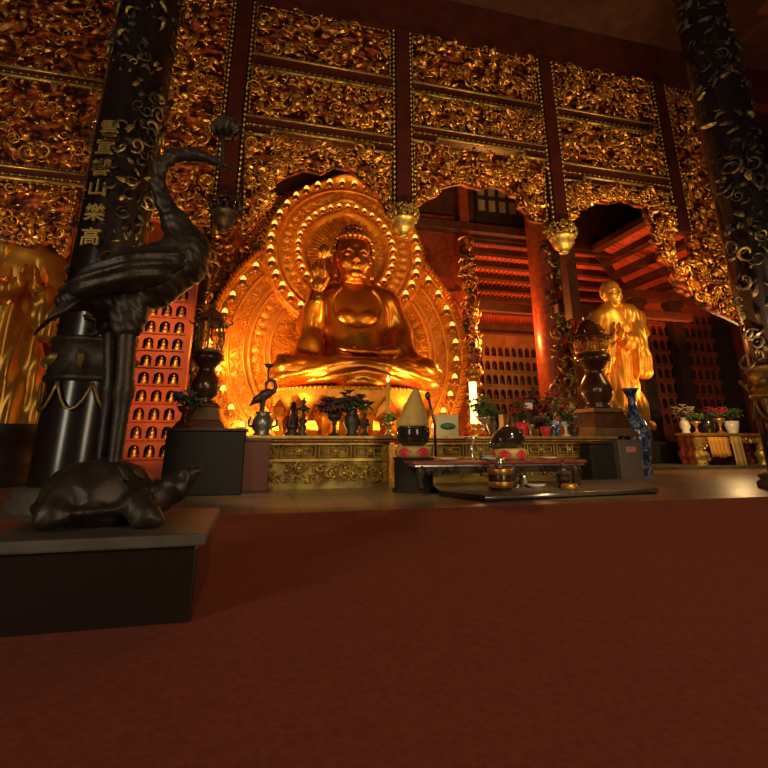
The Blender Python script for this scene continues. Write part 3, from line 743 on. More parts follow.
# ================================================================== seated Buddha (y about 20)
BY = 20.0
def b(px, py, dy=0.): return at(px, py, BY+dy)
buddha = thing('buddha_statue', 'giant golden seated Buddha holding up a lotus bud, before the carved halo', 'statue', b(353, 390))
BO = np.array(buddha.location)
def build_buddha():
    lo, hi = BO+np.array((-3.6, -2.6, -.1)), BO+np.array((4.0, 1.6, 7.7)); h = .055
    q = lambda x, y, z: BO+np.array((x, y, z))
    hd = b(353.5, 258.5, -.25)                       # centre of the face
    def skeleton(F, g=0.):
        # torso
        F.chain([q(-1.3, .1, 3.75), q(-.5, .15, 4.05), q(.5, .15, 4.05), q(1.35, .1, 3.75)], [.58+g, .6+g, .6+g, .58+g], .3)
        F.ell(q(0, .05, 3.1), (1.45+g, .88+g, 1.25+g), .4); F.ell(q(0, -.05, 1.9), (1.32+g, .95+g, 1.2+g), .4)
        F.ell(q(0, -.05, 1.0), (1.7+g, 1.1+g, 1.0), .4)
        # legs
        for s in (-1, 1):
            F.chain([q(.5*s, .1, .75), q(1.8*s, -.6, .72), q(2.75*s, -1.05, .66)], [.85, .74, .56], .25)
        F.chain([q(2.75, -1.15, .62), q(.9, -1.75, .62), q(-.9, -1.7, .78)], [.56, .46, .36], .2)
        F.chain([q(-2.75, -1.15, .62), q(-1.3, -1.55, .55), q(.3, -1.5, .5)], [.56, .48, .40], .2)
        # arms
        F.chain([q(-1.5, .1, 3.75), q(-1.95, -.25, 2.5), el], [.5+g*.6, .44+g*.6, .40+g*.6], .25)
        F.chain([q(1.55, .1, 3.72), q(2.05, -.05, 2.4), q(1.75, -.75, 1.55)], [.52+g*.6, .46+g*.6, .40+g*.6], .25)
        return F
    el = b(311, 331, -.5); wr = b(318, 297, -1.2); hand = b(319, 283, -1.3)
    F = Field(lo, hi, h)
    skeleton(F)
    F.chain([el, wr], [.36, .22], .15); F.chain([q(1.75, -.75, 1.55), q(.75, -1.35, 1.35)], [.34, .24], .15)
    # raised hand: palm, fingers, thumb
    m = .043
    F.ell(hand+np.array((0, 0, -.05)), (.30, .15, .34), .1)
    tips = [(-.26, .30, .80), (-.10, .36, 1.0), (.06, .36, .92), (.20, .26, .60)]
    for dx, dy, dz in tips:
        base = hand+np.array((dx*.85, -.02, .2)); mid = hand+np.array((dx*1.05, -.10, dz*.62)); tip = hand+np.array((dx*.9, -.22 if dz < .7 else -.06, dz))
        F.chain([base, mid, tip], [.085, .075, .055], .04)
    F.chain([hand+np.array((.22, -.08, -.1)), hand+np.array((.34, -.22, .2)), hand+np.array((.22, -.3, .5))], [.10, .085, .06], .05)
    # lap hand
    F.ell(q(.1, -1.45, 1.32), (.62, .36, .16), .1)
    for k in range(4): F.chain([q(-.2, -1.25-.14*k, 1.32), q(-.62, -1.28-.12*k, 1.36), q(-.95+.05*k, -1.3-.1*k, 1.42)], [.10, .09, .06], .04)
    F.chain([q(.1, -1.2, 1.42), q(-.25, -1.2, 1.6)], [.1, .07], .05)
    # chest modelling
    for s in (-1, 1): F.ell(q(.44*s, -.76, 2.90), (.42, .17, .26), .12)
    # neck and head
    F.cap(q(hd[0]-BO[0], .0, 4.1), hd+np.array((0, .2, -.75)), .50, .46, .12)
    for zz in (.95, 1.12): F.ell(hd+np.array((0, .1, -zz)), (.56, .52, .05), .06)
    F.ell(hd+np.array((0, .12, .25)), (.76, .78, 1.0), .05); F.ell(hd+np.array((0, -.1, -.4)), (.62, .62, .72), .2)
    F.ell(hd+np.array((0, -.58, -.88)), (.2, .12, .14), .12)
    for s in (-1, 1):
        F.ell(hd+np.array((.38*s, -.46, -.34)), (.24, .18, .26), .12)           # cheek
        F.chain([hd+np.array((.10*s, -.66, .10)), hd+np.array((.32*s, -.62, .24)), hd+np.array((.58*s, -.44, .12))], [.05, .055, .04], .06)   # brow
        F.ell(hd+np.array((.33*s, -.58, -.02)), (.19, .10, .10), .03)           # lowered lid
        F.sub(F.d_cap(hd+np.array((.18*s, -.70, -.12)), hd+np.array((.50*s, -.60, -.10)), .022, .018), .02)
        F.chain([hd+np.array((.80*s, .0, .15)), hd+np.array((.84*s, -.06, -.3)), hd+np.array((.80*s, -.08, -.85))], [.12, .09, .12], .05)   # long ear
    F.chain([hd+np.array((0, -.68, .10)), hd+np.array((0, -.82, -.28))], [.065, .095], .06)
    for s in (-1, 1): F.ell(hd+np.array((.10*s, -.74, -.31)), (.065, .08, .06), .05)
    F.ell(hd+np.array((0, -.72, -.52)), (.20, .08, .05), .03); F.ell(hd+np.array((0, -.70, -.62)), (.16, .08, .055), .03)
    F.sub(F.d_cap(hd+np.array((-.18, -.80, -.565)), hd+np.array((.18, -.80, -.565)), .02, .02), .02)
    F.ell(hd+np.array((0, -.66, .42)), (.05, .05, .05), .02)
    F.mesh('body', 'gold', buddha, BO)
    # ---------------- robe
    R = Field(lo, hi, h); skeleton(R, .09)
    sl = [el+np.array((0,0,.1)), q(-1.9, -.85, 1.6), q(-1.85, -.95, .75)]
    R.chain(sl, [.50, .50, .62], .2)                                  # hanging sleeve of the raised arm
    R.chain([b(313, 322, -.7), b(316, 300, -1.15)], [.46, .36], .15)
    R.chain([q(1.9, -.3, 1.9), q(2.05, -.7, 1.0)], [.5, .6], .25)
    R.ell(q(.1, -.65, .45), (2.75, 1.45, .55), .25)
    for s in (-1, 1): R.ell(q(2.75*s, -1.05, .50), (.72, .62, .52), .2)
    R.ell(q(0, -1.75, .25), (1.5, .45, .32), .2)
    # folds
    f = .045*np.sin((R.X-BO[0])*7.5+(R.Z-BO[2])*3.0)*np.clip((R.Z-BO[2]-.2)/1., 0, 1)*np.clip(np.abs(R.X-BO[0])-.7, 0, 1)
    f += .05*np.sin(13*(R.Z-BO[2])-2.2*np.cos((R.X-BO[0])*.9)+np.abs(R.X-BO[0])*2)*np.clip(1.4-(R.Z-BO[2]), 0, 1)
    R.f = R.f+f.astype(np.float32)
    # open chest, neck and sleeve mouth
    R.sub(R.d_ell(q(.0, -1.2, 3.45), (1.18, 1.1, 1.05)), .06)
    R.sub(R.d_cap(q(0, -.15, 4.1), q(0, -.4, 5.5), .72, .9), .06)
    R.sub(R.d_cap(b(316.5, 303, -1.1), b(319, 280, -1.45), .27, .45), .04)
    R.mesh('robe', 'gold', buddha, BO)
    # snail curls
    mb = MB(); c = hd+np.array((0, .16, .30))-BO; n = 0
    for i in range(14):
        el_ = -.47+i*.155; rr = math.cos(el_); m_ = max(4, int(26*rr))
        for k in range(m_):
            a = 2*PI*(k+.5*(i%2))/m_; d = np.array((math.cos(a)*rr*.87, math.sin(a)*rr*.86, math.sin(el_)*1.0))
            if d[1] < -.22 and d[2] < .50: continue
            mb.ball(c+d*1.03, (.115, .115, .105), 7, 5)
    for k in range(26):                                  # swelling on the crown
        a = k*2.4; r = .44*math.sqrt(k/26); mb.ball(c+np.array((math.cos(a)*r, math.sin(a)*r+.05, 1.0+.28*(1-(r/.5)**2))), .11, 7, 5)
    mb.build('hair_curls', 'gilt', buddha)
    # lotus bud held above the fingers
    mb = MB(); p = b(324, 253, -1.45)-BO; hnd = hand-BO
    mb.tube([hnd+np.array((.2, -.3, .2)), hnd+np.array((.16, -.25, .9)), p+np.array((0, 0, -.2))], .035, 6)
    mb.lathe([(.02, -.26), (.16, -.16), (.25, .0), (.2, .18), (.08, .34), (.0, .40)], tuple(p), 14, mod=lambda a, z: 1+.10*math.cos(7*a))
    for i in range(7): mb.stamp(TL[2], p+np.array((.2*math.cos(i*.9), .2*math.sin(i*.9), -.05)), (-math.sin(i*.9), math.cos(i*.9), 0), (.4*math.cos(i*.9), .4*math.sin(i*.9), .85), (math.cos(i*.9), math.sin(i*.9), 0), .24)
    mb.build('lotus_bud', 'gilt', buddha)
build_buddha()

# lotus throne under the Buddha
def build_throne():
    c = b(353, 392, -.3); top = float(BO[2])+.05
    top -= .12; t = thing('lotus_throne', 'golden lotus petal throne glowing beneath the seated Buddha', 'throne', (c[0], c[1], 0)); 
    mb = MB(); mb.lathe([(3.0, 0), (3.1, .5), (2.6, .8), (2.3, 1.2), (2.3, 1.5), (2.9, 2.2), (3.1, top-.25), (3.0, top)], seg=48, sq=(1, .62)); mb.build('throne_core', 'gold_halo', t)
    mb = MB()
    for row, (zz, n, s, up) in enumerate(((2.0, 15, 1.0, 1), (1.55, 15, .8, 1), (.75, 15, .75, -1))):
        for i in range(n):
            a = 2*PI*(i+.5*(row%2))/n; d = np.array((math.cos(a), math.sin(a)*.62, 0)); L = np.linalg.norm(d); nn = np.array((math.cos(a)*.62, math.sin(a), 0)); nn /= np.linalg.norm(nn)
            up3 = nn*.35+np.array((0,0,.93*up)); rt = np.array((-nn[1], nn[0], 0))
            mb.stamp(TL[2], d*(2.75 if row < 2 else 2.85)+np.array((0,0,zz)), rt, up3, nn, (s*1.1, s, s))
    mb.build('lotus_petals', 'gold', t)
    mb = MB()
    for i in range(46):
        beads(mb, (3.08*math.cos(2*PI*i/46), 3.08*.62*math.sin(2*PI*i/46), top-.05), (3.08*math.cos(2*PI*(i+1.02)/46), 3.08*.62*math.sin(2*PI*(i+1.02)/46), top-.05), .075, .22)
    mb.build('bead_rim', 'gilt_pale', t)
build_throne()

# ================================================================== niche Buddhas
def niche_buddhas():
    def proto(m):
        mb = MB()
        mb.lathe([(.42, 0), (.46, .05), (.40, .12), (.44, .17)], seg=10, sq=(1, .8))
        mb.lathe([(.44, .17), (.46, .26), (.30, .40), (.26, .62), (.30, .78), (.12, .90)], seg=10, sq=(1, .7))
        mb.ball((0, 0, 1.04), (.16, .16, .19), 8, 6); mb.ball((0, 0, 1.22), .09, 6, 4)
        return mb.build('niche_buddha', m)
    for nm, spots, m, lab, grp, k in (
        ('l', spots_l, 'gilt', 'tiny gilded Buddha seated in a niche of the bright orange wall', 'orange niche wall Buddhas', .5),
        ('b', spots_b, 'bronze_brown', 'tiny dark Buddha seated in a niche of the brown rear wall', 'brown rear wall Buddhas', .5),
        ('r', spots_r, 'bronze_brown', 'tiny dark Buddha seated in a niche of the maroon wall behind the monk statue', 'maroon wall Buddhas', .5)):
        p = proto(m); first = True
        for (x, y, z, cw, ch) in spots:
            o = p if first else p.copy()
            if not first: C.objects.link(o)
            first = False
            s = min(cw*.62, ch*.52); o.location = (x, y-.02, z); o.scale = (s, s*.8, s)
            tag(o, lab, 'figurine', grp)
niche_buddhas()
# ================================================================== altars
AZ = 1.31                                          # altar top
def altar(label, x0, x1, y0, dep, seedn, ends=True):
    t = thing('altar_table', label, 'altar', ((x0+x1)/2, y0+dep/2, 0)); off = t.location; L = x1-x0; cx = (x0+x1)/2
    mb = MB(); mb.box((cx, y0+dep/2+.06, .60), (L-.1, dep-.12, 1.12)); mb.box((cx, y0+dep/2, .06), (L+.06, dep+.04, .12)); mb.build('carcass', 'gilt_worn', t, off)
    mb = MB(); mb.box((cx, y0+dep/2-.05, AZ-.04), (L+.34, dep+.26, .08)); mb.box((cx, y0+dep/2-.03, AZ-.13), (L+.22, dep+.14, .10), 1); mb.box((cx, y0+dep/2-.02, AZ-.21), (L+.10, dep+.08, .06))
    mb.build('worktop', ['gilt_pale', 'wood_red'], t, off, bev=.012)
    mb = MB(); beads(mb, (x0-.08, y0-.13, AZ-.13), (x1+.08, y0-.13, AZ-.13), .028, .075); mb.build('bead_row', 'gilt_pale', t, off)
    mb = MB(); P = rect(x0+.05, x1-.05, .12, .66); mb.box((cx, y0+.02, .39), (L, .04, .54), 1); carve_poly(mb, P, y0+.0, int(L*62), .05, .12, .08); mb.build('scroll_frieze', ['gilt_pale', 'gilt_worn'], t, off)
    mb = MB(); mb.box((cx, y0, .70), (L+.08, .16, .07)); mb.build('gilt_rail', 'gilt_pale', t, off)
    # fretwork band: nested rectangles
    mb = MB(); n = max(3, int(L/.95)); w = L/n
    for i in range(n):
        a, b_ = x0+i*w+.05, x0+(i+1)*w-.05; z0, z1 = .76, 1.07
        for (p0, p1, q0, q1) in ((a, b_, z0, z1), (a+.10, b_-.10, z0+.08, z1-.08), (a+w*.36, b_-w*.36, z0, z1)):
            r = .022
            for s in (((p0, q0), (p1, q0)), ((p1, q0), (p1, q1)), ((p1, q1), (p0, q1)), ((p0, q1), (p0, q0))):
                mb.tube([(s[0][0], y0-.01, s[0][1]), (s[1][0], y0-.01, s[1][1])], r, 4, sm=False)
        mb.stamp(TB, ((a+b_)/2, y0-.02, (z0+z1)/2), (1,0,0), (0,0,1), (0,-1,0), .07)
    mb.build('fretwork', 'gilt_pale', t, off)
    for s in (x0+.06, x1-.06):
        mb = MB(); mb.box((s, y0+.02, .66), (.16, .16, 1.08)); 
        for k in range(8): carve_stamp(mb, (s+U(-.04,.04), y0-.07, .2+k*.12), (1,0,0), (0,0,1), (0,-1,0), .07)
        mb.build('corner_post', 'gilt_pale', t, off)
    return t
ax0, ax1, bx1 = gx(241, 470, 13.4), gx(388, 470, 13.4), gx(612, 455, 14.0)
altar('long gilt altar with carved frieze, below the seated Buddha', ax0, ax1, 13.4, 1.5, 1)
altar('long gilt altar with fretwork band, behind the low offering bench', ax1+.5, bx1, 14.0, 1.5, 2)
IY = 14.15                                         # items on the first altar
def onalt(px, Y): return (gx(px, 434, Y), Y, AZ)
# boxes beside the altar
a0, a1 = gx(241, 480, 12.6), gx(268, 480, 12.6)
t = thing('offering_box', 'plain maroon wooden box standing before the end of the gilt altar', 'box', ((a0+a1)/2, 12.85, 0))
mb = MB(); mb.box((0, 0, .61), (a1-a0, .55, 1.14)); mb.build('box_body', 'brown_box', t, bev=.02)
mb = MB(); mb.box((0, 0, 1.20), (a1-a0+.06, .61, .06)); mb.build('lid', 'brown_box', t, bev=.01)
mb = MB(); mb.box((0, 0, .025), (a1-a0+.05, .60, .05)); mb.build('plinth', 'wood_dark', t)

# ------------------------------------------------------------------ turned pedestal lanterns
def lantern(label, loc, s, lit):
    """s = metres per photo pixel; heights from the foot of the turned stem"""
    t = thing('pedestal_lantern', label, 'lantern', loc)
    k = s
    mb = MB(); mb.frustum((0,0,0), (50*k, 50*k), (40*k, 40*k), 8*k); mb.frustum((0,0,8*k), (38*k, 38*k), (32*k, 32*k), 14*k); mb.frustum((0,0,22*k), (35*k, 35*k), (30*k, 30*k), 4*k); mb.build('stepped_base', 'wood_base', t, bev=.02)
    z = 26*k
    mb = MB(); mb.lathe([(11*k, z), (13*k, z+2*k), (10*k, z+4*k), (12*k, z+7*k), (15*k, z+13*k), (15.8*k, z+19*k), (13*k, z+26*k), (9.5*k, z+32*k), (8.2*k, z+37*k), (10*k, z+39*k), (12*k, z+42*k), (15*k, z+45*k), (17*k, z+46*k), (17*k, z+52*k), (12*k, z+53*k)], seg=32); mb.build('turned_stem', 'wood', t)
    z += 53*k; hc = 17 if lit else 32
    mb = MB()
    mb.lathe([(11*k, z), (15*k, z+1*k), (16*k, z+3*k), (13*k, z+4*k)], seg=12)
    for i in range(8):
        a = 2*PI*i/8; d = np.array((math.cos(a), math.sin(a), 0))
        mb.tube([d*12*k+np.array((0,0,z+3*k)), d*15.5*k+np.array((0,0,z+hc*.46*k)), d*12.5*k+np.array((0,0,z+hc*k))], 1.1*k, 5)
        for j in range(5): carve_stamp(mb, d*13.5*k+np.array((-d[1], d[0], 0))*U(3, 5)*k+np.array((0,0,z+(3+hc*.16*j)*k)), (-d[1], d[0], 0), (0,0,1), d, 2.6*k); carve_stamp(mb, d*14.5*k+np.array((0,0,z+(3+hc*.16*j)*k)), (-d[1], d[0], 0), (0,0,1), d, 2.8*k)
    mb.build('openwork_cage', 'gilt' if lit else 'gilt_worn', t)
    mb = MB(); mb.ball((0, 0, z+12*k), (3.4*k, 3.4*k, 5*k), 12, 8); mb.build('lamp_core', 'lamp_small' if not lit else 'gilt', t)
    z += hc*k
    mb = MB(); mb.lathe([(19*k, z), (20*k, z+1.5*k), (14*k, z+6*k), (11*k, z+13*k), (8*k, z+16*k), (4*k, z+19*k), (5*k, z+22*k), (0, z+27*k)], seg=8, sm=False)
    for i in range(8):
        a = 2*PI*i/8; d = np.array((math.cos(a), math.sin(a), 0)); mb.tube([d*18*k+np.array((0,0,z+1*k)), d*22*k+np.array((0,0,z+2*k)), d*23*k+np.array((0,0,z+5*k))], .9*k, 5)
        mb.ball(d*17*k+np.array((0,0,z-1.5*k)), 1.5*k, 6, 4)
    mb.build('lantern_roof', 'wood' , t)
    return t
k1 = mpp(205, 400, 12.9)
px = gx(206.5, 460, 12.9)
t = thing('plinth_block', 'black draped plinth block under the turned wooden lantern', 'plinth', (px, 13.0, 0))
mb = MB(); mb.box((0, 0, .7), (74*k1, 1.5, 1.4)); mb.build('block_body', 'dark_cloth', t, bev=.03)
mb = MB(); mb.box((0, 0, 1.43), (77*k1, 1.6, .06)); mb.build('top_slab', 'wood_dark', t, bev=.01)
lantern('tall turned wood lantern on the black plinth beside the orange niche wall', (gx(200.5, 432, 13), 13.0, 1.46), k1, False)
k2 = mpp(590, 400, 14.9)
lantern('turned wood lantern with gilt cage on the altar end by the monk statue', (gx(598, 432, 14.9), 14.75, AZ), k2*.88, True)
# bouquet on plinth
def bouquet(name, label, loc, s, flower, leaf='leaf', pot='porcelain', h=1., n=24, cat='flowers', potkind='vase', group=None, spread=1.):
    t = thing(name, label, cat, loc, group=group)
    mb = MB()
    if potkind == 'vase': mb.lathe([(.16*s, 0), (.20*s, .03*s), (.14*s, .10*s), (.24*s, .32*s), (.20*s, .52*s), (.12*s, .62*s), (.17*s, .70*s), (.12*s, .66*s)], seg=18)
    elif potkind == 'cup': mb.lathe([(.20*s, 0), (.17*s, .05*s), (.06*s, .10*s), (.05*s, .30*s), (.09*s, .34*s), (.06*s, .38*s), (.20*s, .50*s), (.27*s, .62*s), (.24*s, .60*s)], seg=18)
    else: mb.lathe([(.18*s, 0), (.24*s, .2*s), (.30*s, .5*s), (.27*s, .5*s)], seg=18)
    mb.build({'vase':'vase', 'cup':'stem_cup', 'pot':'pot'}[potkind], pot, t)
    z0 = .62*s
    lf, fl = MB(), MB()
    for i in range(n):
        a = U(0, 2*PI); r = spread*.42*s*math.sqrt(rng.random()); z = z0+(.18+U(0, .75)*h)*s*(1-.35*(r/(.45*s*spread))**2)
        p = np.array((r*math.cos(a), r*math.sin(a), z))
        lf.tube([(0, 0, z0-.12*s), p*.6+np.array((0,0,z0*.4)), p], .012*s, 4)
        for q in range(2):
            aa = U(0, 2*PI); d = np.array((math.cos(aa), math.sin(aa), U(-.2, .6)))
            lf.stamp(TL[1], p*.85+d*.06*s+np.array((0,0,-.02*s)), (-d[1], d[0], 0), d, (0,0,1), .15*s)
        if flower and rng.random() < .8:
            for q in range(6):
                aa = q*1.047; d = np.array((math.cos(aa), math.sin(aa), .5))
                fl.stamp(TL[2], p+d*.06*s, (-d[1], d[0], 0), d, (0,0,1), .11*s)
            fl.ball(p+np.array((0,0,.05*s)), .05*s, 6, 4)
    lf.build('foliage', leaf, t)
    if fl.n: fl.build('blossoms', flower, t)
    return t
bouquet('bouquet', 'small blue-grey bouquet on the corner of the black plinth', (gx(184, 428, 12.45), 12.45, 1.46), .8, 'blue_flower', h=.35, n=18, pot='wood', potkind='cup')

# ------------------------------------------------------------------ things on the first altar, left to right
def crane_holder(label, loc, s):
    t = thing('crane_candlestick', label, 'candlestick', loc)      # s = metres per pixel
    F = Field((-32*s, -14*s, -1*s), (30*s, 14*s, 70*s), 1.0*s); c = lambda x, z, y=0: np.array((x*s, y*s, z*s))
    # grey metal jar it stands on
    mb = MB(); mb.lathe([(8*s, 0), (9*s, 1.5*s), (7*s, 3*s), (10*s, 8*s), (10.5*s, 14*s), (8*s, 19*s), (6.5*s, 21*s), (8*s, 23*s), (7.6*s, 24*s), (0, 24*s)], seg=24, mod=lambda a, z: 1+.03*math.cos(12*a)); mb.build('jar_base', 'pewter', t)
    for q in (-1, 1):
        mb = MB(); mb.tube([c(9.5*q, 9), c(13.5*q, 10), c(14*q, 15), c(12*q, 18), c(14.5*q, 19.5)], [1.5*s, 1.4*s, 1.2*s, 1*s, .6*s], 7); mb.build('jar_handle', 'bronze', t)
    F = Field((-32*s, -14*s, 16*s), (30*s, 14*s, 72*s), .8*s)
    F.cap(c(-1, 23, -2), c(0, 36, -2), 1.4*s, 2.0*s, 1*s); F.cap(c(-3, 23, 2), c(-2, 36, 2), 1.4*s, 2.0*s, 1*s)
    F.chain([c(-14, 30), c(-8, 36), c(0, 41), c(4, 43)], [.9*s, 3.6*s, 5.2*s, 4.6*s], 2*s)
    F.chain([c(4, 43), c(9.5, 45), c(11, 50), c(9, 55.5), c(4, 56.5), c(1, 53)], [3.4*s, 2.3*s, 1.7*s, 1.6*s, 1.6*s, 1.9*s], 1*s); F.chain([c(1, 53), c(1, 47)], [1.4*s, .8*s], .8*s)
    F.mesh('crane_body', 'bronze', t)
    mb = MB(); mb.tube([c(3, 55), c(2, 66), c(3, 71)], 1.0*s, 6); mb.lathe([(1.2*s, 69*s), (3*s, 70*s), (6*s, 73*s), (5*s, 73*s)], (3*s, 0, 0), 14); mb.build('lotus_drip_tray', 'bronze', t)
    return t
sA = mpp(300, 430, IY)
crane_holder('small dark crane candlestick on a grey handled jar, at the altar corner', onalt(262, IY), sA*.97)
def candlestick(label, loc, s, gm='bronze'):
    t = thing('candlestick', label, 'candlestick', loc)
    mb = MB(); mb.lathe([(5*s, 0), (5.5*s, 1*s), (2.5*s, 4*s), (4*s, 8*s), (2*s, 11*s), (4.5*s, 13*s), (4*s, 15*s), (1.5*s, 17*s), (1.5*s, 24*s), (6*s, 25*s), (6.5*s, 27*s), (3*s, 28*s), (1.5*s, 30*s)], seg=16); mb.build('stem', gm, t)
    mb = MB(); mb.ball((0,0,33*s), (2.6*s, 2.6*s, 2.4*s), 10, 6); mb.lathe([(1.2*s, 35*s), (1*s, 37*s), (0, 38*s)], seg=8); mb.build('finial', gm, t)
    return t
def pagoda(label, loc, s):
    t = thing('incense_pagoda', label, 'ornament', loc)
    mb = MB(); mb.lathe([(8*s, 0), (8*s, 2*s), (5*s, 4*s), (6*s, 7*s), (8*s, 8*s), (7.5*s, 10*s)], seg=12); mb.build('stand', 'bronze', t)
    mb = MB()
    for i in range(7):
        a = 2*PI*i/7; d = np.array((math.cos(a), math.sin(a), 0)); mb.tube([d*5.5*s+np.array((0,0,10*s)), d*4.5*s+np.array((0,0,20*s)), d*1.2*s+np.array((0,0,33*s))], 1.0*s, 5)
    mb.lathe([(3*s, 10*s), (2.2*s, 22*s), (0, 36*s)], seg=10); mb.build('cone', 'bronze_brown', t)
    return t
pagoda('slim cone-shaped incense ornament next to the small crane candlestick', onalt(292, IY), sA)
candlestick('dark knobbed candlestick beside the cone-shaped incense ornament', onalt(302.5, IY-.2), sA)
bouquet('bouquet', 'squat dull purple bouquet in a dark stem cup before the glowing throne', onalt(334, IY), .95, 'dried_flower', leaf='dried_flower', pot='bronze', potkind='cup', h=.35, n=46, spread=1.25)
bouquet('bouquet', 'tall dusky bouquet in a black vase, left of the dark figurine', onalt(352, IY-.1), 1.05, 'dried_flower', pot='bronze', potkind='vase', h=.45, n=34, spread=1.15)
def figurine(label, loc, s, m='bronze'):
    t = thing('figurine', label, 'figurine', loc)
    mb = MB(); mb.lathe([(5*s, 0), (5*s, 2*s), (3*s, 3*s)], seg=14); mb.build('base', m, t)
    F = Field((-7*s, -6*s, 1*s), (7*s, 6*s, 25*s), .55*s); c = lambda x, z, y=0: np.array((x*s, y*s, z*s))
    F.chain([c(0, 3), c(0, 9), c(0, 15)], [3*s, 2.4*s, 3.2*s], 1*s); F.ell(c(0, 21), (2*s, 2*s, 2.4*s), .8*s)
    for q in (-1, 1): F.chain([c(3*q, 16), c(4.2*q, 11, -1), c(1*q, 10, -3)], [1.3*s, 1.1*s, .9*s], .6*s)
    F.mesh('body', m, t); return t
figurine('small dark standing figurine between bouquet and fruit stand', onalt(364.5, IY-.15), sA)
def fruit_stand(label, loc, s, leafy=True, fruit='fruit_green', group=None, stand='silver'):
    t = thing('fruit_stand', label, 'offering stand', loc)
    mb = MB(); mb.lathe([(5*s, 0), (4.5*s, 1*s), (1.6*s, 3*s), (1.4*s, 7*s), (3*s, 9*s), (6*s, 10.5*s), (7.5*s, 12*s), (6.5*s, 11.8*s), (.0, 10.8*s)], seg=20); mb.build('stem_dish', stand, t)
    mb = MB()
    for i in range(26):
        a = U(0, 2*PI); r = 7*s*math.sqrt(rng.random()); z = 13*s+(9*s)*(1-(r/(8*s))**2)*rng.random(); d = np.array((math.cos(a), math.sin(a), .4))
        mb.stamp(TL[rng.randrange(3)], (r*math.cos(a), r*math.sin(a), z), (-d[1], d[0], 0), d, (0,0,1), 3.4*s)
    mb.build('leaves', 'leaf', t)
    return t
def fruits(label, base, s, n, m, grp, r=2.6):
    mb0 = None
    for i in range(n):
        a = i*2.4; rr = 3.4*s*math.sqrt(i/n); 
        if mb0 is None:
            mb = MB(); mb.lathe([(.0, -.9), (.5, -.85), (.9, -.4), (1, 0), (.85, .55), (.35, .88), (.05, .78), (.04, 1.15)], seg=12); mb0 = mb.build('fruit', m); o = mb0
        else: o = mb0.copy(); C.objects.link(o)
        o.scale = (r*s,)*3; o.location = (base[0]+rr*math.cos(a), base[1]+rr*math.sin(a), base[2]+(4.0*s if i >= n-1 and n > 3 else 0)); tag(o, label, 'fruit', grp)
L = onalt(389, IY); fruit_stand('silver stem dish heaped with green leaves beside the yellow cloth cone', L, sA*1.05)
fruits('green fruit heaped on the leafy silver stem dish', (L[0], L[1]-.05, AZ+17*sA), sA, 6, 'fruit_green', 'fruit on the leafy silver dish', 3.0)
t = thing('candle', 'tall slim orange candle rising behind the leafy silver dish', 'candle', onalt(388, IY+.45))
mb = MB(); mb.lathe([(4.5*sA, 0), (4*sA, 2*sA), (2.6*sA, 3*sA), (2.6*sA, 58*sA), (0, 58*sA)], seg=14); mb.build('candle_body', 'wax', t)
mb = MB(); mb.lathe([(.0, 58*sA), (1.3*sA, 60*sA), (.6*sA, 63*sA), (0, 66*sA)], seg=8); mb.build('flame', 'glow', t)

# second altar
JY = 14.75; sB = mpp(500, 430, JY)
def onalt2(px, Y=JY): return (gx(px, 433, Y), Y, AZ)
t = thing('printed_tin', 'pale green printed tin with a dark oval on its face', 'tin', onalt2(446, 14.4), rz=-.05)
mb = MB(); mb.box((0, 0, 9*sB), (19*sB, 12*sB, 18*sB)); mb.build('tin_body', 'tin', t, bev=.01)
mb = MB(); mb.box((0, 0, 17.0*sB), (19.6*sB, 12.6*sB, 2*sB)); mb.build('tin_lid', 'tin', t, bev=.008)
mb = MB(); mb.lathe([(7*sB, -.01), (7*sB, .0), (0, .0)], seg=28, sq=(1, .42)); o = mb.build('oval_label', 'green_oval', t); o.location = (0, -6.1*sB, 8*sB); o.rotation_euler = (PI/2, 0, 0)
def lotus_lamp(label, loc, s):
    t = thing('lotus_lamp', label, 'lamp', loc)
    mb = MB(); mb.lathe([(6*s, 0), (6*s, 2*s), (3*s, 4*s), (2.6*s, 8*s), (4*s, 9*s), (3*s, 10*s)], seg=18); mb.build('lamp_foot', 'gilt', t)
    mb = MB(); mb.lathe([(2.9*s, 10*s), (3.1*s, 28*s), (3.0*s, 46*s), (0, 46*s)], seg=18); mb.build('lamp_tube', 'glow_white', t)
    mb = MB(); mb.lathe([(3.2*s, 44*s), (5*s, 46*s), (7*s, 50*s), (5*s, 49*s), (0, 48*s)], seg=18)
    for i in range(8):
        a = i*PI/4; d = np.array((math.cos(a), math.sin(a), 0)); mb.stamp(TL[2], d*5.2*s+np.array((0,0,51*s)), (-d[1], d[0], 0), d*.5+np.array((0,0,.86)), d, 4.5*s)
    mb.ball((0,0,53*s), (2.6*s, 2.6*s, 4*s), 10, 6); mb.build('lotus_crown', 'gilt', t); return t
lotus_lamp('brightly glowing lotus-topped tube lamp between the tin and the green bouquet', onalt2(475, JY+.3), sB*1.12)
p = onalt2(463); fruits('small red fruit lying on the altar by the glowing lamp', (p[0], p[1]-.3, AZ+2.2*sB), sB, 3, 'fruit_red', 'red fruit by the lamp', 2.2)
p = onalt2(477); fruits('small red fruit lying below the green bouquet', (p[0], p[1]-.45, AZ+2.2*sB), sB, 3, 'fruit_red', 'red fruit below the bouquet', 2.2)
bouquet('bouquet', 'loose green bouquet in a silver stem cup right of the glowing lamp', onalt2(484), 1.0, 'fruit_green', pot='silver', potkind='cup', h=.55, n=22)
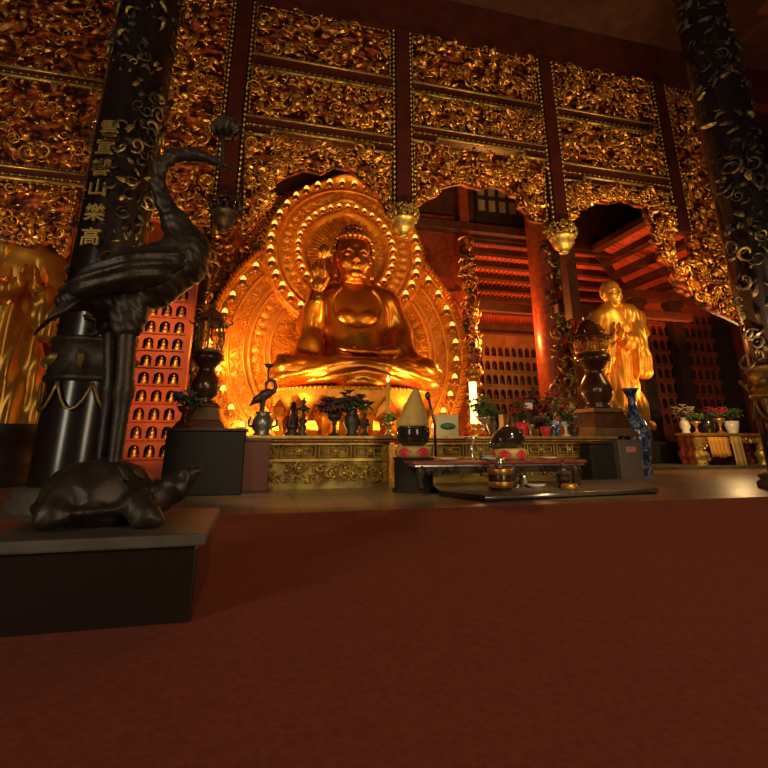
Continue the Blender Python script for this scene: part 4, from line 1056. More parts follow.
def candle(label, loc, s, h=19, m='wax'):
    t = thing('candle', label, 'candle', loc)
    mb = MB(); mb.lathe([(3.6*s, 0), (3*s, 1.5*s), (2.2*s, 2*s), (2.3*s, h*.5*s), (2.0*s, h*s), (0, h*s)], seg=14); mb.build('wax_body', m, t)
    mb = MB(); mb.tube([(0,0,h*s), (.2*s, 0, (h+1.6)*s)], .3*s, 5); mb.build('wick', 'dark_cloth', t); return t
candle('plain yellow pillar candle before the dark vase', onalt2(502, 14.6), sB)
bouquet('bouquet', 'dark leafy bunch in a black vase behind the yellow candle', onalt2(494, 15.05), 1.0, None, pot='bronze', h=.35, n=16)
t = thing('vase', 'plain dark bottle vase right of the yellow candle', 'vase', onalt2(513))
mb = MB(); mb.lathe([(3*sB, 0), (4*sB, 1*sB), (5*sB, 7*sB), (4*sB, 13*sB), (1.6*sB, 18*sB), (1.6*sB, 23*sB), (2.6*sB, 25*sB), (1.5*sB, 24*sB)], seg=20); mb.build('vase_body', 'bronze', t)
bouquet('bouquet', 'orange-red flower spray in a red pot left of the dark roofed burner', onalt2(522, 14.6), .85, 'red_flower', pot='red_cloth', potkind='pot', h=.85, n=20)
t = thing('offering_cup', 'small silver stem cup below the white paper tag', 'cup', onalt2(530.5, 14.5))
mb = MB(); mb.lathe([(4*sB, 0), (1.3*sB, 2*sB), (1.3*sB, 6*sB), (4.5*sB, 9*sB), (5*sB, 11*sB), (4.4*sB, 10.6*sB), (0, 9*sB)], seg=20); mb.build('cup_body', 'silver', t)
def burner(label, loc, s, m='bronze', roof=True):
    t = thing('incense_burner', label, 'incense burner', loc)
    mb = MB()
    for i in range(3):
        a = i*2.094+.5; d = np.array((math.cos(a), math.sin(a), 0)); mb.tube([d*9*s, d*8*s+np.array((0,0,4*s)), d*6*s+np.array((0,0,8*s))], [1.8*s, 1.4*s, 2*s], 8)
    mb.build('feet', m, t)
    mb = MB(); mb.lathe([(5*s, 7*s), (10*s, 10*s), (12*s, 16*s), (9.5*s, 21*s), (11.5*s, 23*s), (10*s, 23*s)], seg=24)
    for q in (-1, 1): mb.tube([(11*s*q, 0, 16*s), (15*s*q, 0, 19*s), (15*s*q, 0, 25*s), (12.5*s*q, 0, 26*s)], 1.2*s, 6)
    mb.build('bowl', m, t)
    mb = MB(); mb.lathe([(14*s, 24*s), (13*s, 25*s), (8*s, 29*s), (5*s, 33*s), (5*s, 35*s), (8*s, 36*s), (4*s, 40*s), (1.5*s, 43*s), (2.6*s, 46*s), (0, 50*s)], seg=8 if roof else 24, sm=not roof); mb.build('roofed_lid', m, t)
    return t
burner('dark bronze incense burner with roofed lid on the altar', onalt2(536, 15.1), sB*.98)
mb = MB(); mb.box((0,0,0), (9*sB, .02, 6*sB)); o = mb.build('paper_tag', 'white'); p = at(528, 406, 14.62); o.location = p.tolist(); tag(o, 'white paper tag stuck among flowers before the roofed burner', 'tag')
bouquet('bouquet', 'pink and red flower bunch in a blue jar near the orange-edged column', onalt2(553, 14.55), 1.0, 'red_flower', pot='porcelain', potkind='pot', h=.8, n=26, spread=1.2)
bouquet('bouquet', 'low pink flowers in a red jar before the dark column', onalt2(546, 14.35), .6, 'pink_flower', pot='red_cloth', potkind='pot', h=.5, n=14)
bouquet('bouquet', 'sparse pale blossoms in a white cup left of the wooden lantern', onalt2(566, 14.5), .75, 'pale_flower', pot='white', potkind='cup', h=.75, n=14)
bouquet('bouquet', 'dark leaf spray lying low beside the wooden lantern base', onalt2(574, 14.35), .6, 'dried_flower', pot='bronze', potkind='pot', h=.5, n=14, spread=1.6)

# ------------------------------------------------------------------ far table on the right
FY = 18.6
f0, f1 = gx(696, 450, FY), gx(742, 450, FY)+1.6; fz = gz(700, 433, FY)
t = thing('offering_table', 'carved red and gilt offering table beyond the blue and white vase', 'table', ((f0+f1)/2, FY+.5, 0)); off = t.location; cx = (f0+f1)/2
mb = MB(); mb.box((cx, FY+.5, fz-.06), (f1-f0, 1.1, .12)); mb.box((cx, FY+.5, fz-.16), (f1-f0-.15, 1.0, .1), 1); mb.build('table_top', ['gilt_pale', 'wood_red'], t, off, bev=.015)
mb = MB(); mb.box((cx, FY+.05, fz-.32), (f1-f0-.6, .06, .26)); carve_poly(mb, rect(f0+.4, f1-.4, fz-.46, fz-.2), FY, 50, .05, .1, .05, margin=.4); mb.build('apron', 'gilt_pale', t, off)
for (lx, ly, m) in ((f0+.34, FY+.12, 'gilt_pale'), (f0+.34, FY+.52, 'wood_red'), (f1-.3, FY+.12, 'gilt_pale'), (f0+.34, FY+.92, 'wood_red'), (f1-.3, FY+.9, 'wood_red')):
    mb = MB(); mb.lathe([(.30, 0), (.32, .1), (.22, .2), (.30, .42), (.34, .62), (.20, .80), (.26, .95), (.30, fz-.2)], (lx, ly, 0), 12)
    for k in range(16): a = U(-2.6, -.5); carve_stamp(mb, (lx+.28*math.cos(a), ly+.28*math.sin(a), U(.1, fz-.3)), (-math.sin(a), math.cos(a), 0), (0,0,1), (math.cos(a), math.sin(a), 0), .12)
    mb.build('leg', m, t, off)
def drape(name, label, x0, x1, y, z0, z1, m, n=24, amp=.05):
    mb = MB(); v, f = [], []
    for j in range(5):
        for i in range(n+1):
            t_ = i/n; v.append((x0+(x1-x0)*t_, y-amp*math.sin(t_*n*1.3)*(.4+.6*j/4)-.02*j, z1+(z0-z1)*j/4+(.03*math.sin(t_*9) if j == 4 else 0)))
    for j in range(4):
        for i in range(n): a = j*(n+1)+i; f.append((a, a+1, a+n+2, a+n+1))
    mb.add(v, f, 0, True); o = mb.build(name, m); s_ = o.modifiers.new('thick', 'SOLIDIFY'); s_.thickness = .02; return tag(o, label, 'cloth')
drape('altar_skirt', 'pleated orange altar skirt hanging under the far offering table', gx(708, 450, FY), gx(728, 450, FY), FY-.08, gz(715, 457, FY), fz-.18, 'orange_cloth')
drape('yellow_cloth', 'plain bright yellow cloth hanging at the frame-side end of the far table', gx(730, 450, FY), gx(737, 450, FY)+.2, FY-.12, gz(733, 469, FY), fz-.14, 'yellow_cloth', n=10)
sC = mpp(700, 430, FY)
def onfar(px, Y=FY+.4): return (gx(px, 432, Y), Y, fz)
bouquet('bouquet', 'pale flowers spilling from a plump white vase at the red end of the far table', onfar(686, FY+.8), 1.0, 'pale_flower', pot='white', potkind='vase', h=.75, n=20, leaf='dried_flower')
bouquet('bouquet', 'bright green sprig in a slim gilt cup on the far table', onfar(697), .85, 'fruit_green', pot='gilt', potkind='cup', h=.3, n=14)
t = thing('jar', 'dark glazed lidded jar between green sprig and red flowers', 'jar', onfar(709)); mb = MB(); mb.lathe([(3*sC, 0), (5*sC, 4*sC), (5.4*sC, 9*sC), (3*sC, 13*sC)], seg=18); mb.build('jar_body', 'bowl_metal', t)
mb = MB(); mb.lathe([(3.6*sC, 12.8*sC), (3.2*sC, 14.5*sC), (.8*sC, 15.5*sC), (1.2*sC, 17.5*sC), (0, 18.5*sC)], seg=18); mb.build('jar_lid', 'bowl_metal', t)
bouquet('bouquet', 'bright red flower head in a gilt stem cup on the far table', onfar(721), 1.1, 'red_flower', pot='gilt', potkind='cup', h=.35, n=22)
bouquet('bouquet', 'grey-green foliage in a pale pot at the end of the far table', onfar(733), 1.1, None, pot='white', potkind='pot', h=.6, n=20)
bouquet('bouquet', 'small dark foliage pot tucked behind the lidded jar', onfar(702, FY+.85), .9, None, pot='bronze', potkind='pot', h=.6, n=14)
# low stone step under the far table
s0 = at(646, 470, 17.6)
mb = MB(); mb.box(((s0[0]+31)/2, 20., .06), (31-s0[0], 4.2, .12)); struct(mb.build('floor_step', 'stone'))
mb = MB(); mb.box((gx(664, 450, 21), 21.2, .62), (2.3, 1.2, 1.0)); o = mb.build('storage_chest', 'dark_cloth', bev=.03); tag(o, 'low black chest under the maroon niche wall behind the blue vase', 'chest')
# ================================================================== standing monk statues
def build_monk():
    Y = 16.2
    a = lambda px, py, dy=0.: at(px, py, Y+dy)
    base = a(617, 434); base[2] = 0
    t = thing('monk_statue', 'standing golden monk statue with one bare shoulder, above the blue and white vase', 'statue', base)
    O = base
    lo = np.array((gx(590, 350, Y)-.4, Y-1.5, 1.0)); hi = np.array((gx(656, 350, Y)+.6, Y+1.0, gz(610, 276, Y)+.3)); h = .045
    F = Field(lo, hi, h); c = lambda px, py, dy=0.: a(px, py, dy)
    hd = c(611, 294, -.15)
    def arms(F, g):
        F.chain([c(597, 319), c(596, 334, -.2), c(603, 347, -.45)], [.35+g, .29+g, .25+g], .12)
        F.chain([c(632, 318), c(637, 333, -.2), c(634, 345, -.45)], [.32+g, .30+g, .27+g], .12)
        F.chain([c(603, 349, -.45), c(612, 338, -.75)], [.22+g, .17+g], .08); F.chain([c(634, 345, -.45), c(621, 337, -.75)], [.22+g, .17+g], .08)
    # body
    F.chain([c(599, 318), c(608, 313), c(622, 313), c(632, 317)], [.30, .38, .38, .32], .15)
    F.ell(c(616, 328), (.72, .48, .75), .2); F.ell(c(617, 348), (.66, .46, .85), .2); F.ell(c(619, 385), (.62, .42, 1.3), .2)
    F.chain([c(614, 390), c(612, 425)], [.34, .24], .1); F.chain([c(626, 390), c(630, 425)], [.34, .24], .1)
    arms(F, 0)
    for s, w in ((-1, c(613, 337, -.8)), (1, c(620, 337, -.8))):      # hands joined at the chest
        F.ell(w+np.array((0, -.05, .08)), (.09, .12, .2), .05)
        for k in range(4): F.chain([w+np.array((.02*s, -.14+.07*k, .2)), w+np.array((-.02*s, -.16+.07*k, .42)), w+np.array((-.05*s, -.14+.07*k, .56-.04*abs(k-1))), ], [.045, .04, .03], .02)
        F.chain([w+np.array((.06*s, -.14, .05)), w+np.array((.02*s, -.24, .26))], [.05, .035], .03)
    F.cap(c(613, 314), hd+np.array((0, .05, -.4)), .24, .22, .08)
    F.ell(hd+np.array((0, .05, .12)), (.37, .42, .46), .05); F.ell(hd+np.array((.02, -.08, -.2)), (.29, .33, .36), .1)
    for s in (-1, 1):
        F.ell(hd+np.array((.17*s+.02, -.27, -.15)), (.11, .09, .12), .06)
        F.chain([hd+np.array((.05*s+.02, -.36, .08)), hd+np.array((.16*s+.02, -.34, .12)), hd+np.array((.28*s+.02, -.24, .05))], [.035, .035, .03], .03)
        F.ell(hd+np.array((.14*s+.02, -.33, .0)), (.075, .05, .04), .02)
        F.ell(hd+np.array((.38*s, .03, -.08)), (.06, .09, .19), .03)
    F.chain([hd+np.array((.02, -.37, .06)), hd+np.array((.02, -.46, -.13))], [.035, .06], .03)
    F.ell(hd+np.array((.02, -.39, -.26)), (.11, .05, .03), .02); F.ell(hd+np.array((.02, -.38, -.315)), (.09, .05, .03), .02)
    F.ell(hd+np.array((.02, -.30, -.46)), (.12, .1, .08), .06)
    F.mesh('body', 'gold_monk', t, O)
    # robe: over the far shoulder, long sleeves, skirt
    R = Field(lo, hi, h)
    R.chain([c(622, 314), c(632, 318)], [.46, .42], .12); R.ell(c(618, 337), (.66, .54, .85), .2); R.ell(c(619, 357), (.52, .48, .80), .2)
    R.chain([c(618, 358), c(618, 395), c(617, 432)], [.48, .47, .54], .2)
    R.chain([c(632, 318), c(637, 333, -.2), c(634, 345, -.45), c(624, 339, -.7)], [.40, .40, .36, .26], .12)
    R.chain([c(602, 345, -.4), c(611, 340, -.7)], [.33, .26], .1)
    R.chain([c(604, 345, -.5), c(603, 357, -.5), c(601, 369, -.5)], [.26, .34, .32], .12)       # near hanging sleeve
    R.chain([c(635, 343, -.4), c(639, 358, -.4), c(642, 371, -.4)], [.30, .36, .32], .12)
    R.chain([c(632, 385, -.2), c(639, 405, -.2), c(650, 426, -.2)], [.30, .22, .16], .15)       # hem sweeping out
    R.chain([c(607, 372), c(606, 400), c(604, 432)], [.24, .26, .30], .1)
    dx = R.X-O[0]; f = .045*np.sin(dx*11+np.sin(R.Z*1.3)*1.6-R.Z*.7)+.03*np.sin(dx*23+R.Z*1.1)
    R.f = R.f+f.astype(np.float32)
    R.sub(R.d_ell(c(603, 318, -.25), (.66, .85, .62)), .05)            # bare shoulder
    R.sub(R.d_ell(c(613, 318, -.55), (.42, .42, .55)), .05)
    R.sub(R.d_cap(c(613, 340, -.75), c(616, 327, -1.1), .22, .3), .03)
    R.mesh('robe', 'gold_monk', t, O)
    mb = MB(); mb.lathe([(1.0, 0), (1.05, .2), (.85, .4), (.85, 1.0), (1.05, 1.2), (1.0, 1.45)], seg=28); mb.build('pedestal', 'wood_dark', t)
    return t
monk = build_monk()
p = at(12, 436, 16.4)
dup(monk, (p[0]-.2, 16.6, 0), label='standing golden monk statue in shade beyond the black column', scale=(-1.12, 1.12, 1.12))

# ================================================================== great bronze crane (y about 4.6)
def build_crane():
    Y = 4.6; a = lambda px, py, dy=0.: at(px, py, Y+dy)
    u = mpp(150, 300, Y)
    zb = gz(110, 522, Y); base = a(112, 522)
    # plinth that carries it
    w0, w1 = gx(18, 522, Y), gx(214, 522, Y)
    tp = thing('crane_plinth', 'low dark stone plinth carrying the bronze crane and tortoise', 'plinth', ((w0+w1)/2, Y, 0)); mb = MB(); mb.box((0,0,(zb-.08)/2), (w1-w0-.1, 1.3, zb-.08)); mb.build('plinth_body', 'lacq_black', tp, bev=.02)
    mb = MB(); mb.box((0,0,zb-.04), (w1-w0, 1.4, .08)); mb.build('plinth_slab', 'stone', tp, bev=.015)
    t = thing('crane_statue', 'tall dark bronze crane standing on a tortoise, lotus bud in its beak', 'statue', (base[0], Y, zb)); O = np.array(t.location)
    # tortoise
    F = Field((gx(28,500,Y), Y-.55, zb-.02), (gx(200,500,Y), Y+.55, gz(100,440,Y)), .016)
    F.ell(a(100, 495), (50*u, .40, 34*u), .03); F.ell(a(98, 505), (53*u, .46, 9*u), .04)
    F.chain([a(142, 497), a(160, 496), a(176, 487), a(186, 478)], [.13, .11, .10, .085], .05)
    F.chain([a(183, 480), a(197, 470)], [.075, .04], .03); F.ell(a(183, 472, -.06), (.03, .03, .03), .02); F.ell(a(183, 472, .06), (.03, .03, .03), .02)
    F.sub(F.d_cap(a(190, 479, -.2), a(200, 473, -.2), .012, .012), .01)
    for px, q in ((138, -.32), (138, .32), (62, -.32), (62, .32)):
        F.chain([a(px, 505, q), a(px+(8 if px > 100 else -8), 514, q*1.25), a(px+(17 if px > 100 else -20), 520, q*1.3)], [.12, .095, .06], .05)
    F.chain([a(56, 508), a(40, 514)], [.06, .02], .04)
    cells = .022*np.abs(np.sin((F.X-O[0])*11+np.sin(F.Y*14)))**.6*np.abs(np.sin((F.Z-O[2])*14+1.2*np.sin(F.X*11)))**.6-.012; F.f = F.f+cells.astype(np.float32)
    F.mesh('tortoise', 'bronze', t, O)
    # body and neck
    F = Field((gx(30,330,Y), Y-.5, gz(120,360,Y)), (gx(252,160,Y), Y+.5, gz(180,140,Y)), .017)
    F.chain([a(66, 302), a(110, 290), a(150, 278), a(180, 262)], [.09, .18, .27, .25], .1)
    F.ell(a(186, 258), (.17, .2, .2), .1)
    F.chain([a(188, 248), a(176, 224), a(164, 203), a(158, 185), a(160, 168), a(170, 159), a(184, 155)], [.20, .125, .078, .066, .062, .062, .066], .05)
    F.ell(a(194, 155), (.115, .075, .075), .05)
    F.chain([a(200, 156), a(216, 161), a(234, 170)], [.06, .042, .014], .03)
    F.chain([a(186, 152), a(172, 150), a(160, 153)], [.03, .025, .008], .02)                    # crest
    F.ell(a(196, 153, -.07), (.018, .015, .018), .01)
    F.ell(a(130, 312, -.10), (.15, .13, .27), .1); F.ell(a(113, 314, .12), (.13, .12, .24), .1)    # thighs
    ru = .004*np.sin((F.Z-O[2])*75+(F.X-O[0])*20+2*np.sin(F.X*30))+.004*np.sin((F.X-O[0])*66+F.Z*31); F.f = F.f+ru.astype(np.float32)
    F.mesh('body', 'bronze', t, O)
    # wings: rows of overlapping feathers laid over a shaped wing
    for sgn in (-1, 1):
        mb = MB()
        F = Field((gx(30,340,Y), Y-.62, gz(120,350,Y)), (gx(215,240,Y), Y+.62, gz(150,232,Y)), .02)
        F.chain([a(172, 260, .25*sgn), a(132, 270, .32*sgn), a(90, 284, .28*sgn), a(62, 291, .2*sgn)], [.11, .15, .10, .03], .1)
        F.chain([a(150, 268, .27*sgn), a(108, 276, .30*sgn)], [.16, .13], .1)
        F.f = F.f+(.012*np.sin(((F.Z-O[2])*math.cos(.28)+(F.X-O[0])*math.sin(-.28))*68)).astype(np.float32)
        F.mesh('wing', 'bronze', t, O)
    mb = MB()
    for i in range(9):                                             # tail plumes
        q = (i-4)/4; p0 = a(88, 294, q*.14); p1 = a(62, 306+6*abs(q), q*.22); p2 = a(34+9*abs(q), 334-12*abs(q)+4*i%3, q*.26)
        mb.tube([p0-O, p1-O, p2-O], [.06, .055, .012], 6, flat=.5)
    mb.build('tail', 'bronze', t)
    for (top, knee, foot, dy) in (((129, 320), (124, 392), (114, 466), -.10), ((113, 320), (112, 390), (101, 468), .12)):
        mb = MB(); pts, rad = [], []
        for i in range(40):
            s = i/39; A, B, c3 = a(*top, dy), a(*knee, dy), a(*foot, dy)
            p_ = A+(B-A)*(s/.5) if s < .5 else B+(c3-B)*((s-.5)/.5)
            pts.append(p_-O); rad.append((.080-.030*s)*(1+.10*(i%2))+(.018*math.exp(-((s-.5)/.06)**2)))
        mb.tube(pts, rad, 10)
        for k in range(4):
            an = (-.9+.6*k) if k < 3 else PI; f = a(*foot, dy)-O
            mb.tube([f, f+np.array((.14*math.cos(an), .14*math.sin(an), -.02)), f+np.array((.26*math.cos(an), .26*math.sin(an), -.10))], [.05, .035, .012], 6)
        mb.build('leg', 'bronze', t)
    mb = MB(); tipp = a(222, 163)-O; mb.tube([a(218, 170)-O, tipp, a(223, 148)-O, a(223, 134)-O], .022, 8); mb.build('lotus_stem', 'bronze', t)
    mb = MB(); p_ = a(225, 137)-O; mb.lathe([(.02, 0), (.07, .015), (.13, .06), (.145, .11), (.11, .145), (.12, .16), (.10, .19), (.03, .215), (0, .22)], tuple(p_), 20, mod=lambda an, z: 1+.07*math.cos(8*an))
    for i in range(9): d = np.array((math.cos(i*.7), math.sin(i*.7), 0)); mb.stamp(TL[2], p_+d*.115+np.array((0,0,.07)), (-d[1], d[0], 0), d*.35+np.array((0,0,.93)), d, .085)
    mb.build('lotus_bud', 'bronze', t)
build_crane()

# ================================================================== things before the altar
def on_floor_x(px, py, Y): return gx(px, py, Y)
# low platform and bench
PZ = .13
sl = [(x, y) for x, y, z in [tuple(at(*q)) for q in ((485, 503, 10.1), (657, 491, 10.15), (652, 489, 11.9), (442, 492, 12.2))]]
t = thing('low_platform', 'low dark platform with a bright metal front edge under the offering bench', 'platform', (sl[0][0], sl[0][1], 0)); off = t.location
sl = [(gx(485, 503, 9.75), 9.75), (gx(657, 491, 10.25), 10.25), (gx(640, 480, 12.6), 12.6), (gx(432, 488, 12.6), 12.6), (gx(440, 497, 10.9), 10.9)]
mb = MB(); mb.hprism([(x-off[0], y-off[1]) for x, y in sl], .02, PZ-.012, 0); mb.build('platform_deck', 'lacq_black', t)
mb = MB(); mb.tube([(sl[0][0]-off[0], sl[0][1]-off[1]-.01, PZ-.05), (sl[1][0]-off[0], sl[1][1]-off[1]-.01, PZ-.05)], .05, 6); mb.build('metal_edge', 'silver', t)
mb = MB(); mb.hprism([(x-off[0], y-off[1]+.05) for x, y in sl], PZ-.014, PZ, 0); mb.build('deck_mat', 'grey_box', t)
BYY = 11.1
bx0, bx2 = gx(412, 462, BYY), gx(585, 458, BYY); bz = gz(500, 460.5, BYY)
t = thing('offering_bench', 'long low maroon bench with carved legs, holding the wooden fish', 'bench', ((bx0+bx2)/2, BYY+.4, PZ)); off = t.location; cx = (bx0+bx2)/2
mb = MB(); mb.box((cx, BYY+.4, bz-.035), (bx2-bx0, .95, .07)); mb.box((cx, BYY+.4, bz-.10), (bx2-bx0-.1, .88, .06), 1); mb.build('bench_top', ['wood_red', 'silver'], t, off, bev=.012)
mb = MB(); mb.box((cx, BYY+.02, bz-.2), (bx2-bx0-.5, .05, .14)); carve_poly(mb, rect(bx0+.3, bx2-.3, bz-.34, bz-.12), BYY, 60, .04, .09, .04, margin=.3); mb.build('apron', 'wood_dark', t, off)
for lx in (bx0+.22, cx+.25, bx2-.3):
    for ly in (BYY+.06, BYY+.72):
        mb = MB(); pts = [(lx, ly, bz-.12), (lx, ly-.04, bz-.25), (lx, ly+.02, bz-.42), (lx, ly-.05, PZ+.05), (lx, ly-.02, PZ+.02)]
        mb.tube(pts, [.11, .13, .07, .10, .07], 8)
        for k in range(5): carve_stamp(mb, (lx+U(-.06,.06), ly-.1, bz-.2-k*.09), (1,0,0), (0,0,1), (0,-1,0), .05)
        mb.build('leg', 'wood_dark', t, off)
sD = mpp(500, 455, BYY+.3)
def onb(px, dy=.35): return np.array((gx(px, 458, BYY+dy), BYY+dy, bz))
# diamond patterned round cushion
def cushion(name, label, loc, r, h):
    t = thing(name, label, 'cushion', loc)
    mb = MB(); seg = 48; prof = [(r*.8, 0), (r*.97, h*.12), (r, h*.5), (r*.97, h*.88), (r*.8, h), (0, h)]
    mb.lathe(prof, seg=seg); mb.build('cushion_body', 'yellow_cloth', t)
    mb = MB(); n = 6
    for i in range(n):
        a = 2*PI*i/n-PI/2+.26; v = []
        for da, zz in ((-.42, .5), (-.2, .78), (0, .93), (.2, .78), (.42, .5), (.2, .22), (0, .07), (-.2, .22)):
            rr = r*(1.012 if abs(zz-.5) < .35 else .985); v.append((rr*math.cos(a+da), rr*math.sin(a+da), zz*h))
        v.append((r*1.02*math.cos(a), r*1.02*math.sin(a), .5*h))
        mb.add(v, [(k, (k+1)%8, 8) for k in range(8)], 0, False)
    mb.build('diamond_patches', 'red_cloth', t); return t
# wooden fish (temple block) on its cushion
p = onb(510); cushion('round_cushion', 'yellow and crimson diamond cushion under the wooden fish on the bench', p, 15.5*sD, 10*sD)
t = thing('wooden_fish', 'glossy black wooden fish drum resting on a cushion on the bench', 'wooden fish', (p[0]-.02, p[1], bz+10*sD)); k = sD*.74
F = Field((-30*k, -20*k, -2*k), (26*k, 20*k, 34*k), .85*k); c = lambda x, z, y=0: np.array((x*k, y*k, z*k))
F.ell(c(2, 13), (19*k, 17*k, 14.5*k), 3*k); F.ell(c(-10, 9), (12*k, 13*k, 9*k), 6*k); F.chain([c(-14, 6), c(-24, 3)], [7*k, 3*k], 4*k)
F.sub(F.d_cap(c(-30, 4, -16), c(6, 5, -19), 1.0*k, 1.0*k), .6*k)
F.mesh('fish_body', 'bowl_metal', t)
mb = MB(); mb.tube([c(14, 20), c(19, 22), c(20, 15), c(16, 11)], 2.2*k, 8); mb.build('fish_tail', 'bowl_metal', t); k = sD
# stem cup, plates, folded cloth
t = thing('stem_cup', 'tall silver stem cup on the bench beside the big black bowl', 'cup', onb(472)); mb = MB(); mb.lathe([(6*k, 0), (5*k, 1.5*k), (1.6*k, 3*k), (1.4*k, 7*k), (2.4*k, 8.5*k), (1.5*k, 10*k), (1.6*k, 15*k), (5*k, 18*k), (7*k, 20*k), (6.2*k, 19.6*k), (0, 18*k)], seg=24); mb.build('cup_body', 'silver', t)
for px, lab, r in ((449, 'small white plate near the left bench end', 8), (494, 'white plate in front of the wooden fish cushion', 11), (549, 'white plate alone on the right half of the bench', 8)):
    dy = .08 if px == 494 else .3
    mb = MB(); mb.lathe([(r*.5*k, 0), (r*.6*k, .5*k), (r*k, 2*k), (r*.96*k, 2.3*k), (r*.5*k, 1.1*k), (0, 1*k)], seg=28); o = mb.build('plate', 'white'); q = onb(px, dy); o.location = q.tolist(); tag(o, lab, 'plate')
t = thing('folded_cloth', 'grey folded cloth beside the wooden fish cushion', 'cloth', onb(487, .5)); mb = MB(); mb.box((0,0,.03), (.34, .26, .06)); mb.box((.01,.0,.08), (.31, .24, .04)); mb.build('cloth_layers', 'blue_flower', t, bev=.02)

# big bowl bell on stand, left of the bench
qx, QY = gx(413.5, 470, 12.1), 12.1
zc0, zc1, zb1 = gz(409, 457.5, QY), gz(409, 446, QY), gz(409, 427, QY); k = mpp(409, 440, QY)
t = thing('bowl_stand', 'black cloth-covered round stand under the big bowl bell', 'stand', (qx, QY, 0)); mb = MB(); mb.lathe([(20*k, 0), (20*k, .06), (18*k, .1), (18.5*k, zc0-.05), (20*k, zc0-.02), (20*k, zc0), (0, zc0)], seg=32, mod=lambda a, z: 1+.02*math.cos(14*a)*(z < zc0-.06)); mb.build('stand_body', 'dark_cloth', t)
cushion('round_cushion', 'yellow and crimson diamond cushion under the big black bowl bell', (qx, QY, zc0), 17.5*k, zc1-zc0)
t = thing('bowl_bell', 'big glossy black bowl bell on a diamond cushion', 'bell', (qx, QY, zc1)); H = zb1-zc1
mb = MB(); mb.lathe([(10*k, 0), (14.5*k, H*.2), (16.3*k, H*.5), (15.8*k, H*.85), (15.2*k, H), (14.6*k, H), (15*k, H*.6), (10*k, H*.12), (0, H*.1)], seg=40); mb.build('bowl_shell', 'bowl_metal', t)
mb = MB(); mb.lathe([(15.9*k, H*.93), (16.1*k, H*.97), (15.4*k, H*1.01)], seg=40); mb.build('rim', 'bronze_brown', t)
# pointed cloth cover
hC = (gz(414, 387, QY)-zb1)
mb = MB(); v = []; seg = 40; rows = 9
for j in range(rows+1):
    s = j/rows; r = 15.8*k*(1-s)**.75*(1-.10*s)+.8*k
    for i in range(seg):
        a = 2*PI*i/seg; rr = r*(1+.05*math.cos(4*a)*(1-s)+.025*math.sin(9*a)*(1-s)); v.append((rr*math.cos(a)+4*k*s, rr*math.sin(a), hC*s+.01))
f = [(j*seg+i, j*seg+(i+1)%seg, (j+1)*seg+(i+1)%seg, (j+1)*seg+i) for j in range(rows) for i in range(seg)]; f.append(tuple(rows*seg+i for i in range(seg))); f.append(tuple(range(seg-1,-1,-1)))
mb.add(v, f, 0, True); o = mb.build('pointed_cloth_cover', 'yellow_cloth'); o.location = (qx, QY, zb1+.005); tag(o, 'pale yellow pointed cloth cover over the big black bowl bell', 'cover')
t = thing('bell_striker', 'dark wooden striker leaning beside the pointed yellow cover', 'striker', (qx+19*k, QY+.1, zc1)); mb = MB(); mb.tube([(-1.0*k, 0, hC+H-10*k), (5.*k, 0, H+2*k), (9*k, .3, -10*k)], [1.6*k, 1.4*k, 1.4*k], 8); mb.build('handle', 'wood', t)
mb = MB(); mb.ball((-2.0*k, 0, hC+H-8*k), (3*k, 3*k, 4*k), 10, 8); mb.build('striker_head', 'wood', t)

# under the bench
def onp(px, Y): return (gx(px, 490, Y), Y, PZ)
k = mpp(500, 490, 10.6)
t = thing('brass_drum', 'small drum-shaped vessel with brass bands before the bench', 'vessel', onp(501, 10.55)); mb = MB(); mb.lathe([(9*k, 0), (10.5*k, 2*k), (11*k, 9*k), (10.5*k, 18*k), (9*k, 20*k), (0, 20*k)], seg=30); mb.build('vessel_body', 'wood', t)
for z0 in (3, 14):
    mb = MB(); mb.lathe([(10.9*k, z0*k), (11.5*k, (z0+1)*k), (11.5*k, (z0+4)*k), (10.9*k, (z0+5)*k)], seg=30); mb.build('brass_band', 'gilt', t)
mb = MB(); mb.lathe([(4*k, 20*k), (5*k, 23*k), (4.6*k, 27*k), (2*k, 29*k), (0, 30*k)], seg=20); mb.build('knob', 'silver', t)
burner('squat black incense burner on the low platform near its corner', onp(565, 10.7), k*.55)
mb = MB(); mb.lathe([(6*k, 0), (9*k, 2*k), (9*k, 3*k), (0, 2*k)], seg=24); o = mb.build('dish', 'white'); o.location = onp(536, 11.0); tag(o, 'small pale dish under the bench between drum and burner', 'dish')
mb = MB(); mb.lathe([(4*k, 0), (5*k, 3*k), (4*k, 8*k), (5.5*k, 10*k), (4.5*k, 9*k)], seg=20); o = mb.build('bowl', 'silver'); o.location = onp(524, 11.3); tag(o, 'little silver bowl standing in shade under the bench', 'bowl')
mb = MB(); mb.lathe([(7*k, 0), (8*k, 1*k), (7*k, 5*k), (6*k, 5*k)], seg=20); o = mb.build('bowl', 'gilt'); o.location = onp(570, 10.35); tag(o, 'shallow gold bowl before the squat black burner', 'bowl')

